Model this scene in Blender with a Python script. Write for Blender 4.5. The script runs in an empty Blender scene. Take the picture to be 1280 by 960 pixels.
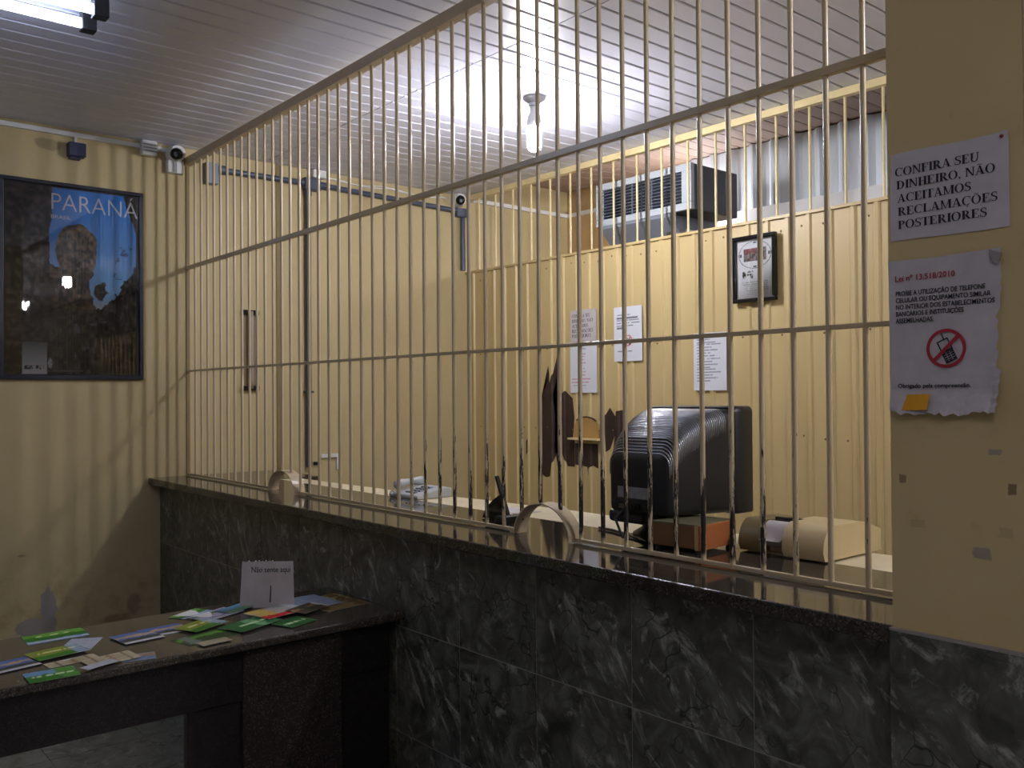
import bpy, bmesh, math, random
import numpy as np
from mathutils import Vector, Matrix
random.seed(4)
S = bpy.context.scene
COL = S.collection

# ------------------------------------------------------------------ camera, world, exposure
cam_d = bpy.data.cameras.new('camera')
cam = bpy.data.objects.new('camera', cam_d); COL.objects.link(cam)
_F = Vector((-0.76375392, 0.64539879, 0.01184696))
_R = Vector((0.64535905, 0.76384325, -0.00742834))
_U = Vector((0.01384346, -0.00197211, 0.99990223))
cam.matrix_world = Matrix(((_R.x, _U.x, -_F.x, 5.5844), (_R.y, _U.y, -_F.y, -2.0601),
                           (_R.z, _U.z, -_F.z, 1.6), (0, 0, 0, 1)))
cam_d.sensor_width = 36; cam_d.lens = 1116.275 / 1280 * 36; cam_d.clip_start = 0.05
S.camera = cam
w = bpy.data.worlds.new('world'); S.world = w; w.use_nodes = True
w.node_tree.nodes['Background'].inputs[0].default_value = (0.6, 0.65, 0.8, 1)
w.node_tree.nodes['Background'].inputs[1].default_value = 0.02
S.view_settings.view_transform = 'Standard'; S.view_settings.look = 'None'
S.view_settings.gamma = 1; S.view_settings.use_curve_mapping = False
S.view_settings.exposure = 0.0
BULB_L = (0.95, 0.95, 1.0); BULB_S = 580.0      # bare bulbs over the tellers' side
TUBE_L = (0.66, 0.76, 1.0); TUBE_S = 17.0; TUBE_S2 = 27.0; REAR_S = 400.0        # fluorescent tubes on the customers' side

# ------------------------------------------------------------------ helpers
def lin(r, g, b):
    f = lambda c: (c / 12.92 if c <= 0.04045 else ((c + 0.055) / 1.055) ** 2.4)
    return (f(r / 255), f(g / 255), f(b / 255), 1)

class MB:
    def __init__(s): s.v = []; s.f = []
    def quad(s, *p):
        n = len(s.v); s.v += [tuple(q) for q in p]; s.f.append(tuple(range(n, n + len(p)))); return s
    def box(s, x0, x1, y0, y1, z0, z1, M=None):
        n = len(s.v)
        P = [(x0, y0, z0), (x1, y0, z0), (x1, y1, z0), (x0, y1, z0), (x0, y0, z1), (x1, y0, z1), (x1, y1, z1), (x0, y1, z1)]
        if M: P = [tuple(M @ Vector(p)) for p in P]
        s.v += P
        s.f += [tuple(n + i for i in q) for q in ((0, 3, 2, 1), (4, 5, 6, 7), (0, 1, 5, 4), (1, 2, 6, 5), (2, 3, 7, 6), (3, 0, 4, 7))]
        return s
    def prism(s, poly, axis, a, b):
        """polygon (list of 2d) swept along axis from a to b; 2d order is the remaining axes in x,y,z order"""
        def P(u, t):
            q = list(u); q.insert(axis, t); return tuple(q)
        n = len(s.v); k = len(poly)
        s.v += [P(u, a) for u in poly] + [P(u, b) for u in poly]
        s.f += [tuple(n + i for i in range(k))[::-1], tuple(n + k + i for i in range(k))]
        s.f += [(n + i, n + (i + 1) % k, n + k + (i + 1) % k, n + k + i) for i in range(k)]
        return s
    def tube(s, pts, r, seg=10, caps=True, closed=False):
        pts = [Vector(p) for p in pts]; n0 = len(s.v); k = len(pts)
        rs = r if isinstance(r, (list, tuple)) else [r] * k
        prev = None
        for i, p in enumerate(pts):
            t = (pts[min(i + 1, k - 1)] - pts[max(i - 1, 0)]).normalized()
            if prev is None:
                a = Vector((0, 0, 1)) if abs(t.z) < 0.9 else Vector((1, 0, 0))
                u = t.cross(a).normalized()
            else:
                u = (prev - t * prev.dot(t)).normalized()
            prev = u; vv = t.cross(u)
            for j in range(seg):
                an = 2 * math.pi * j / seg
                s.v.append(tuple(p + rs[i] * (math.cos(an) * u + math.sin(an) * vv)))
        for i in range(k - 1):
            for j in range(seg):
                a = n0 + i * seg + j; b = n0 + i * seg + (j + 1) % seg
                s.f.append((a, b, b + seg, a + seg))
        if caps:
            s.f.append(tuple(n0 + j for j in range(seg))[::-1]); s.f.append(tuple(n0 + (k - 1) * seg + j for j in range(seg)))
        return s
    def lathe(s, c, prof, seg=24, axis=2, sign=1):
        """prof: list of (radius, height) along axis"""
        n0 = len(s.v); k = len(prof)
        for r, h in prof:
            for j in range(seg):
                an = 2 * math.pi * j / seg; q = [r * math.cos(an), r * math.sin(an)]; q.insert(axis, sign * h)
                s.v.append((c[0] + q[0], c[1] + q[1], c[2] + q[2]))
        for i in range(k - 1):
            for j in range(seg):
                a = n0 + i * seg + j; b = n0 + i * seg + (j + 1) % seg
                s.f.append((a, b, b + seg, a + seg))
        s.f.append(tuple(n0 + j for j in range(seg))[::-1]); s.f.append(tuple(n0 + (k - 1) * seg + j for j in range(seg)))
        return s
    def loft(s, rings):
        n0 = len(s.v); k = len(rings[0])
        for r in rings: s.v += [tuple(p) for p in r]
        for i in range(len(rings) - 1):
            for j in range(k):
                a = n0 + i * k + j; b = n0 + i * k + (j + 1) % k
                s.f.append((a, b, b + k, a + k))
        s.f.append(tuple(n0 + j for j in range(k))[::-1]); s.f.append(tuple(n0 + (len(rings) - 1) * k + j for j in range(k)))
        return s
    def build(s, name, mat, parent=None, smooth=False, bevel=0, base=None, auto=None):
        me = bpy.data.meshes.new(name)
        V = np.array(s.v, dtype=float).reshape(-1, 3)
        if parent is not None:
            o0 = Vector((0, 0, 0)); q = parent
            while q is not None: o0 = o0 + q.location; q = q.parent
        elif base is not None: o0 = Vector(base)
        else:
            mn, mx = V.min(0), V.max(0); o0 = Vector(((mn[0] + mx[0]) / 2, (mn[1] + mx[1]) / 2, mn[2]))
        V = V - np.array(o0)
        me.from_pydata(V.tolist(), [], s.f); me.update()
        bm = bmesh.new(); bm.from_mesh(me); bmesh.ops.recalc_face_normals(bm, faces=bm.faces); bm.to_mesh(me); bm.free()
        if mat: me.materials.append(mat)
        o = bpy.data.objects.new(name, me); COL.objects.link(o)
        if parent is not None: o.parent = parent
        else: o.location = o0
        if smooth:
            me.polygons.foreach_set('use_smooth', [True] * len(me.polygons))
            if auto: me.set_sharp_from_angle(angle=math.radians(auto))
        if bevel:
            m = o.modifiers.new('bevel', 'BEVEL'); m.width = bevel; m.segments = 2; m.limit_method = 'ANGLE'; m.angle_limit = math.radians(40)
        return o

def tag(o, label=None, cat=None, group=None, kind=None):
    if label: o['label'] = label
    if cat: o['category'] = cat
    if group: o['group'] = group
    if kind: o['kind'] = kind
    return o
def empty(name, loc, label=None, cat=None, group=None, kind=None):
    o = bpy.data.objects.new(name, None); COL.objects.link(o); o.location = loc; o.empty_display_size = 0.05
    return tag(o, label, cat, group, kind)
def copy_tree(o, parent=None):
    c = o.copy(); COL.objects.link(c)
    if parent is not None: c.parent = parent
    for ch in list(o.children): copy_tree(ch, c)
    return c
def box_obj(name, b, mat, parent=None, bevel=0, **k): return MB().box(*b).build(name, mat, parent, bevel=bevel, **k)

# ------------------------------------------------------------------ materials
class N:
    """small node-graph helper"""
    def __init__(s, name):
        s.m = bpy.data.materials.new(name); s.m.use_nodes = True; s.t = s.m.node_tree
        s.b = s.t.nodes['Principled BSDF']; s.out = s.t.nodes['Material Output']
    def n(s, typ, **kw):
        x = s.t.nodes.new(typ)
        for k, v in kw.items():
            if k.startswith('i_'):
                x.inputs[int(k[2:])].default_value = v
            else: setattr(x, k, v)
        return x
    def l(s, a, b): s.t.links.new(a, b)
    def pos(s): return s.n('ShaderNodeNewGeometry').outputs['Position']
    def obj(s): return s.n('ShaderNodeTexCoord').outputs['Object']
    def scale(s, vec, sc, rot=(0, 0, 0), loc=(0, 0, 0)):
        m = s.n('ShaderNodeMapping'); m.inputs['Scale'].default_value = sc; m.inputs['Rotation'].default_value = rot; m.inputs['Location'].default_value = loc
        s.l(vec, m.inputs['Vector']); return m.outputs[0]
    def noise(s, vec, sc, detail=4, rough=0.55, dist=0):
        x = s.n('ShaderNodeTexNoise'); s.l(vec, x.inputs['Vector']); x.inputs['Scale'].default_value = sc
        x.inputs['Detail'].default_value = detail; x.inputs['Roughness'].default_value = rough; x.inputs['Distortion'].default_value = dist
        return x.outputs['Fac']
    def ramp(s, fac, stops, interp='LINEAR'):
        x = s.n('ShaderNodeValToRGB'); x.color_ramp.interpolation = interp
        e = x.color_ramp.elements
        while len(e) < len(stops): e.new(0.5)
        for i, (p, c) in enumerate(stops):
            e[i].position = p; e[i].color = c if len(c) == 4 else (*c, 1)
        s.l(fac, x.inputs[0]); return x.outputs[0]
    def mix(s, fac, a, b, mode='MIX'):
        x = s.n('ShaderNodeMix', data_type='RGBA', blend_type=mode)
        for sock, v in ((x.inputs[0], fac), (x.inputs[6], a), (x.inputs[7], b)):
            if hasattr(v, 'is_linked'): s.l(v, sock)
            elif isinstance(v, (tuple, list)): sock.default_value = v if len(v) == 4 else (*v, 1)
            else: sock.default_value = v
        return x.outputs[2]
    def math(s, op, a, b=0.0, c=None, clamp=False):
        x = s.n('ShaderNodeMath', operation=op, use_clamp=clamp)
        for i, v in enumerate((a, b) if c is None else (a, b, c)):
            if hasattr(v, 'is_linked'): s.l(v, x.inputs[i])
            else: x.inputs[i].default_value = v
        return x.outputs[0]
    def sep(s, vec):
        x = s.n('ShaderNodeSeparateXYZ'); s.l(vec, x.inputs[0]); return x.outputs
    def smooth(s, v, a, b):
        x = s.n('ShaderNodeMapRange', interpolation_type='SMOOTHSTEP'); s.l(v, x.inputs[0])
        x.inputs[1].default_value = a; x.inputs[2].default_value = b; return x.outputs[0]
    def bump(s, h, strength=0.2, dist=0.01):
        x = s.n('ShaderNodeBump'); x.inputs['Strength'].default_value = strength; x.inputs['Distance'].default_value = dist
        s.l(h, x.inputs['Height']); s.l(x.outputs[0], s.b.inputs['Normal'])
    def set(s, base=None, rough=None, metal=None, spec=None, coat=None):
        for k, v in (('Base Color', base), ('Roughness', rough), ('Metallic', metal), ('Specular IOR Level', spec), ('Coat Weight', coat)):
            if v is None: continue
            if hasattr(v, 'is_linked'): s.l(v, s.b.inputs[k])
            else: s.b.inputs[k].default_value = v
        return s

def plain(name, c, rough=0.5, metal=0.0, var=0.08, sc=12, bump=0.0, spec=None):
    g = N(name); p = g.obj()
    n = g.noise(p, sc, 5)
    lo = tuple(x * (1 - var) for x in c[:3]); hi = tuple(min(1, x * (1 + var)) for x in c[:3])
    g.set(g.ramp(n, [(0.3, lo), (0.7, hi)]), rough, metal, spec)
    if bump: g.bump(g.noise(p, sc * 8, 4), bump, 0.002)
    return g.m
def emit(name, c, s):
    g = N(name); e = g.n('ShaderNodeEmission'); e.inputs[0].default_value = (*c, 1); e.inputs[1].default_value = s
    g.l(e.outputs[0], g.out.inputs[0]); return g.m

def m_plaster():
    g = N('ochre_plaster'); p = g.pos(); x = g.sep(p)
    n1 = g.noise(p, 1.7, 5, 0.6); n2 = g.noise(p, 9, 6, 0.65)
    c = g.mix(n1, lin(180, 162, 118), lin(196, 178, 134))
    c = g.mix(g.smooth(n2, 0.62, 0.8), c, lin(180, 160, 112))
    # grime low on the wall, and flaked-off paint showing grey render
    low = g.math('SUBTRACT', 1.0, g.smooth(x[2], 0.2, 1.0))
    c = g.mix(g.math('MULTIPLY', low, g.smooth(n2, 0.4, 0.75)), c, lin(156, 136, 92))
    def blob(cy, cz, ry, rz):
        a = g.math('DIVIDE', g.math('SUBTRACT', x[1], cy), ry); b = g.math('DIVIDE', g.math('SUBTRACT', x[2], cz), rz)
        d = g.math('ADD', g.math('MULTIPLY', a, a), g.math('MULTIPLY', b, b))
        return g.math('ADD', d, g.math('MULTIPLY', g.math('SUBTRACT', g.noise(p, 16, 5, 0.7), 0.5), 2.2))
    flake = None
    for q in ((-0.87, 0.30, 0.10, 0.07), (-0.795, 0.41, 0.045, 0.13), (-0.80, 0.30, 0.05, 0.1)):
        b = g.math('SUBTRACT', 1.0, g.smooth(blob(*q), 0.75, 0.85)); flake = b if flake is None else g.math('MAXIMUM', flake, b)
    c = g.mix(flake, c, lin(150, 142, 136))
    b2 = None
    for q in ((-0.33, 0.36, 0.04, 0.08), (-0.43, 0.29, 0.09, 0.03), (-0.93, 0.72, 0.025, 0.008)):
        b = g.math('SUBTRACT', 1.0, g.smooth(blob(*q), 0.3, 1.1)); b2 = b if b2 is None else g.math('MAXIMUM', b2, b)
    c = g.mix(g.math('MULTIPLY', b2, 0.55), c, lin(112, 92, 66))
    box_shadow = g.math('SUBTRACT', 1.0, g.smooth(blob(-0.80, 3.05, 0.07, 0.035), 0.7, 1.2))  # shadow the blue box casts, painted into the wall colour
    c = g.mix(g.math('MULTIPLY', box_shadow, 0.45), c, lin(110, 96, 80))
    g.set(c, 0.62); g.bump(g.noise(p, 40, 6), 0.25, 0.003); return g.m
def m_pillar():
    g = N('pillar_paint'); p = g.pos(); n1 = g.noise(p, 3, 5, 0.6); n2 = g.noise(p, 14, 6, 0.65)
    c = g.mix(n1, lin(196, 172, 122), lin(208, 186, 134)); c = g.mix(g.smooth(n2, 0.6, 0.8), c, lin(186, 160, 110))
    x = g.sep(p)
    def spot(cx, cz, rx, rz, col, c, k=1.0):
        a = g.math('ABSOLUTE', g.math('DIVIDE', g.math('SUBTRACT', x[0], cx), rx)); b = g.math('ABSOLUTE', g.math('DIVIDE', g.math('SUBTRACT', x[2], cz), rz))
        d = g.math('ADD', g.math('MAXIMUM', a, b), g.math('MULTIPLY', g.math('SUBTRACT', g.noise(p, 60, 4), 0.5), 0.9))
        return g.mix(g.math('MULTIPLY', g.math('SUBTRACT', 1.0, g.smooth(d, 0.8, 1.05)), k), c, col)
    c = spot(4.69, 1.419, 0.007, 0.009, lin(118, 92, 58), c, 0.75); c = spot(4.902, 1.413, 0.008, 0.011, lin(112, 84, 50), c, 0.75)
    c = spot(4.871, 1.482, 0.013, 0.006, lin(140, 132, 128), c, 0.7); c = spot(4.845, 1.285, 0.018, 0.012, lin(138, 128, 122), c, 0.7)
    c = spot(4.72, 1.33, 0.016, 0.008, lin(160, 134, 90), c, 0.35); c = spot(4.89, 1.33, 0.014, 0.01, lin(160, 134, 90), c, 0.35)
    g.set(c, 0.6); g.bump(g.noise(p, 45, 6), 0.2, 0.003); return g.m
def m_sheet():
    g = N('painted_sheet_metal'); p = g.pos()
    n = g.noise(g.scale(p, (3, 3, 0.7)), 2.0, 5, 0.6); d = g.noise(g.scale(p, (14, 14, 2)), 3, 6, 0.7)
    c = g.mix(n, lin(196, 172, 120), lin(210, 188, 138)); c = g.mix(g.smooth(d, 0.62, 0.85), c, lin(184, 158, 106))
    g.set(c, 0.42); g.bump(n, 0.08, 0.01); return g.m
def m_bars():
    g = N('chipped_cream_enamel'); p = g.pos(); x = g.sep(p)
    n = g.noise(g.scale(p, (42, 42, 5.0)), 2.2, 6, 0.7); fine = g.noise(g.scale(p, (60, 60, 22)), 4, 4, 0.6)
    c = g.mix(g.noise(p, 8, 4), lin(202, 184, 152), lin(184, 164, 131))
    # where hands rub: dark metal low on the bars, between the two arches
    h = g.math('SUBTRACT', 1.0, g.smooth(x[2], 1.16, 1.82))
    inx = g.math('MULTIPLY', g.smooth(x[0], 1.9, 2.9), g.math('SUBTRACT', 1.0, g.math('MULTIPLY', g.smooth(x[0], 4.1, 4.5), 0.55)))
    up = g.smooth(x[2], 1.128, 1.15)
    k = g.math('ADD', g.math('MULTIPLY', g.math('SUBTRACT', n, 0.5), 2.2), g.math('MULTIPLY', g.math('MULTIPLY', h, inx), 0.74))
    k = g.math('ADD', k, g.math('MULTIPLY', g.math('SUBTRACT', fine, 0.5), 0.4))
    chip = g.math('MULTIPLY', g.smooth(k, 0.60, 0.64), up)
    c = g.mix(chip, c, lin(30, 24, 24))
    g.set(c, g.math('ADD', 0.28, g.math('MULTIPLY', chip, 0.25))); return g.m
def m_marble(name, dark, mid, light, rough, sc=1.0):
    g = N(name); oi = g.n('ShaderNodeObjectInfo')
    off = g.n('ShaderNodeVectorMath', operation='SCALE'); cmb = g.n('ShaderNodeCombineXYZ')
    g.l(oi.outputs['Random'], cmb.inputs[0]); g.l(oi.outputs['Random'], cmb.inputs[1]); g.l(oi.outputs['Random'], cmb.inputs[2])
    g.l(cmb.outputs[0], off.inputs[0]); off.inputs['Scale'].default_value = 13.0
    ad = g.n('ShaderNodeVectorMath', operation='ADD'); g.l(g.obj(), ad.inputs[0]); g.l(off.outputs[0], ad.inputs[1])
    v = g.scale(ad.outputs[0], (1, 1, 1), (0.3, 0.6, 0.5))
    cloud = g.noise(v, 7 * sc, 7, 0.62, 1.6)
    streak = g.noise(g.scale(v, (2.0, 2.0, 0.8), (0.5, 0.6, 0.2)), 5 * sc, 6, 0.7, 2.4)
    crack = g.n('ShaderNodeTexVoronoi', feature='DISTANCE_TO_EDGE'); 
    wv = g.n('ShaderNodeVectorMath', operation='ADD'); g.l(v, wv.inputs[0])
    nz = g.n('ShaderNodeTexNoise'); g.l(v, nz.inputs['Vector']); nz.inputs['Scale'].default_value = 9
    s2 = g.n('ShaderNodeVectorMath', operation='SCALE'); g.l(nz.outputs['Color'], s2.inputs[0]); s2.inputs['Scale'].default_value = 0.22
    g.l(s2.outputs[0], wv.inputs[1]); g.l(wv.outputs[0], crack.inputs['Vector']); crack.inputs['Scale'].default_value = 8 * sc
    c = g.ramp(cloud, [(0.3, dark), (0.52, mid), (0.75, tuple(0.6 * a + 0.4 * b for a, b in zip(mid, light)))])
    c = g.mix(g.math('MULTIPLY', g.smooth(streak, 0.53, 0.70), 0.85), c, light)
    ck = g.math('MULTIPLY', g.math('SUBTRACT', 1.0, g.smooth(crack.outputs['Distance'], 0.0, 0.035)), g.smooth(g.noise(v, 5, 3), 0.45, 0.6))
    c = g.mix(ck, c, tuple(x * 0.45 for x in dark))
    g.set(c, rough); return g.m
def m_granite(name, base, speck, dark, rough):
    g = N(name); p = g.obj()
    v = g.n('ShaderNodeTexVoronoi'); g.l(p, v.inputs['Vector']); v.inputs['Scale'].default_value = 260
    r = g.sep(v.outputs['Color'])[0]
    c = g.ramp(r, [(0.0, dark), (0.35, base), (0.7, base), (0.88, speck)], 'CONSTANT')
    c = g.mix(g.smooth(g.noise(p, 30, 5), 0.45, 0.7), c, tuple(x * 0.6 for x in base))
    g.set(c, rough); return g.m
def m_ceiling():
    g = N('white_plastic_ceiling'); p = g.pos()
    n = g.noise(g.scale(p, (1, 0.12, 1)), 5, 4)
    c = g.mix(n, lin(208, 209, 226), lin(222, 223, 240))
    g.set(c, g.math('ADD', 0.26, g.math('MULTIPLY', n, 0.08)))
    # fine drawn lines along the strips
    wv = g.n('ShaderNodeTexWave', bands_direction='X'); g.l(p, wv.inputs['Vector']); wv.inputs['Scale'].default_value = 27
    g.bump(wv.outputs['Fac'], 0.06, 0.002); return g.m
def m_vcol(name, rough=0.5, coat=0.0, spec=0.4):
    g = N(name); a = g.n('ShaderNodeVertexColor', layer_name='print')
    g.set(a.outputs[0], rough, 0.0, spec, coat); return g.m
def m_glass(name, rough=0.02, wav=0.25, tint=(1, 1, 1)):
    g = N(name); p = g.pos()
    tr = g.n('ShaderNodeBsdfTransparent'); tr.inputs[0].default_value = (*tint, 1)
    gl = g.n('ShaderNodeBsdfGlossy'); gl.inputs['Roughness'].default_value = rough
    fr = g.n('ShaderNodeFresnel'); fr.inputs[0].default_value = 1.55
    bp = g.n('ShaderNodeBump'); bp.inputs['Strength'].default_value = wav; bp.inputs['Distance'].default_value = 0.01
    g.l(g.noise(g.scale(p, (1, 9, 2.2)), 1.6, 3, 0.5, 0.6), bp.inputs['Height'])
    g.l(bp.outputs[0], gl.inputs['Normal']); g.l(bp.outputs[0], fr.inputs['Normal'])
    mx = g.n('ShaderNodeMixShader'); g.l(fr.outputs[0], mx.inputs[0]); g.l(tr.outputs[0], mx.inputs[1]); g.l(gl.outputs[0], mx.inputs[2])
    g.l(mx.outputs[0], g.out.inputs[0]); return g.m
def m_galv():
    g = N('galvanised_sheet'); p = g.pos()
    n = g.noise(g.scale(p, (6, 6, 1)), 3, 5, 0.6)
    g.set(g.mix(n, lin(196, 204, 212), lin(224, 230, 236)), g.math('ADD', 0.36, g.math('MULTIPLY', n, 0.16)), 0.35); return g.m
def m_wood(name, a, b, rough=0.5, axis=(1, 8, 8)):
    g = N(name); p = g.obj(); n = g.noise(g.scale(p, axis), 4, 6, 0.6, 0.6)
    g.set(g.mix(n, a, b), rough); return g.m

M_BEAM = plain('cream_enamel', lin(192, 172, 142), 0.35); M_PLASTER = m_plaster(); M_PILLAR = m_pillar(); M_SHEET = m_sheet(); M_BARS = m_bars(); M_CEIL = m_ceiling()
M_WTILE = m_marble('dark_marble_wall_tile', lin(48, 47, 42), lin(85, 84, 76), lin(168, 168, 156), 0.36)
M_FTILE = m_marble('grey_marble_floor_tile', lin(84, 86, 82), lin(120, 122, 116), lin(165, 166, 158), 0.3, 0.8)
M_GROUT = plain('grey_grout', lin(150, 147, 140), 0.8)
M_SLAB = m_granite('polished_brown_granite', lin(66, 60, 52), lin(96, 88, 76), lin(42, 38, 34), 0.06)
M_TGRAN = m_granite('brown_granite_table', lin(76, 69, 60), lin(104, 96, 84), lin(52, 47, 42), 0.12)
M_TDARK = m_granite('dark_red_granite', lin(42, 35, 35), lin(58, 49, 48), lin(26, 22, 22), 0.3)
M_CREAM = plain('cream_laminate', lin(224, 212, 180), 0.4)
M_WHITE = plain('white_plastic', lin(226, 226, 226), 0.35, var=0.03)
M_GREYP = plain('grey_plastic', lin(128, 134, 146), 0.4, var=0.05)
M_PIPE = plain('grey_conduit', lin(72, 80, 98), 0.38, var=0.06)
M_BLUEP = plain('dark_blue_plastic', lin(44, 52, 84), 0.4)
M_BLACK = plain('black_plastic', lin(26, 26, 30), 0.38, var=0.1)
M_BLACKG = plain('gloss_black', lin(14, 14, 18), 0.12)
M_PAPER = plain('white_paper', lin(198, 190, 191), 0.75, var=0.05, sc=20, bump=0.1)
M_PAPERW = plain('worn_paper', lin(192, 184, 184), 0.75, var=0.10, sc=14, bump=0.25)
M_INK = plain('black_ink', lin(30, 28, 40), 0.7)
M_RED = plain('red_ink', lin(168, 34, 48), 0.7)
M_BARE = plain('bare_dark_primer', lin(58, 40, 34), 0.6, var=0.2)
M_CHROME = plain('chrome', lin(190, 190, 196), 0.18, 1.0)
M_TRIM = plain('darker_beige_strip', lin(128, 108, 72), 0.6)
M_YEL = plain('yellow_enamel', lin(228, 208, 156), 0.35)
M_PRINT = m_vcol('printed_paper', 0.5, 0.0, 0.15)
M_PRINTM = m_vcol('printed_matt_paper', 0.75)

# printed sheets: one grid with a colour per vertex
def print_sheet(name, W, H, fn, nx, ny, mat=None, parent=None, th=0.0):
    """flat sheet in local x (0..W), y (0..H), normal +z; fn(u,v) -> rgb arrays (linear 0..1), u right, v up"""
    u, v = np.meshgrid(np.linspace(0, 1, nx + 1), np.linspace(0, 1, ny + 1))
    rgb = np.clip(fn(u.ravel(), v.ravel()), 0, 1)
    co = np.stack([u.ravel() * W, v.ravel() * H, np.zeros(u.size)], 1)
    i = np.arange(nx * ny); r = i // nx; c = i % nx; a = r * (nx + 1) + c
    F = np.stack([a, a + 1, a + nx + 2, a + nx + 1], 1)
    verts = co.tolist(); faces = F.tolist()
    if th:   # a thin body under it
        n = len(verts); verts += [(0, 0, -th), (W, 0, -th), (W, H, -th), (0, H, -th)]
        c0, c1, c2, c3 = 0, nx, (nx + 1) * (ny + 1) - 1, (nx + 1) * ny
        faces += [[n + 3, n + 2, n + 1, n], [n, n + 1, c1, c0], [n + 1, n + 2, c2, c1], [n + 2, n + 3, c3, c2], [n + 3, n, c0, c3]]
        rgb = np.vstack([rgb, np.tile([0.7, 0.7, 0.68], (4, 1))])
    me = bpy.data.meshes.new(name); me.from_pydata(verts, [], faces); me.update()
    at = me.color_attributes.new('print', 'FLOAT_COLOR', 'POINT')
    at.data.foreach_set('color', np.hstack([rgb, np.ones((len(rgb), 1))]).astype(np.float32).ravel())
    me.materials.append(mat or M_PRINT)
    o = bpy.data.objects.new(name, me); COL.objects.link(o)
    if parent is not None: o.parent = parent
    return o
def vnoise(x, y, seed=0):
    """cheap smooth value noise"""
    def h(i, j): return np.modf(np.abs(np.sin(i * 127.1 + j * 311.7 + seed * 74.7) * 43758.5453))[0]
    i, j = np.floor(x), np.floor(y); f, g = x - i, y - j; f = f * f * (3 - 2 * f); g = g * g * (3 - 2 * g)
    return (h(i, j) * (1 - f) + h(i + 1, j) * f) * (1 - g) + (h(i, j + 1) * (1 - f) + h(i + 1, j + 1) * f) * g
def fbm(x, y, seed=0, o=4):
    s = 0; a = 0.5
    for k in range(o): s = s + a * vnoise(x * 2 ** k, y * 2 ** k, seed + k); a *= 0.5
    return s
def L3(*c): return np.array(lin(*c)[:3])
def mixc(m, a, b): return a * (1 - m[:, None]) + np.asarray(b) * m[:, None]
def inrect(u, v, x0, x1, y0, y1): return ((u >= x0) & (u <= x1) & (v >= y0) & (v <= y1)).astype(float)

def text(body, size, mat, parent, loc, facing, name='lettering', align='LEFT', sx=1.0, bold=0.0, width=None):
    """flat lettering; facing 'front' = -y, 'left' = +x; loc in the parent's space"""
    cu = bpy.data.curves.new(name, 'FONT'); cu.body = body; cu.size = size; cu.align_x = align; cu.extrude = 0.0002; cu.offset = bold
    cu.resolution_u = 3
    t = bpy.data.objects.new('tmp', cu); COL.objects.link(t)
    dg = bpy.context.evaluated_depsgraph_get(); me = bpy.data.meshes.new_from_object(t.evaluated_get(dg))
    if width: sx = width / max(v.co.x for v in me.vertices)
    bpy.data.objects.remove(t); me.name = name; me.materials.clear(); me.materials.append(mat)
    o = bpy.data.objects.new(name, me); COL.objects.link(o); o.parent = parent; o.location = loc
    o.rotation_euler = (math.pi / 2, 0, 0 if facing == 'front' else math.pi / 2); o.scale = (sx, 1, 1)
    return o

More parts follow.
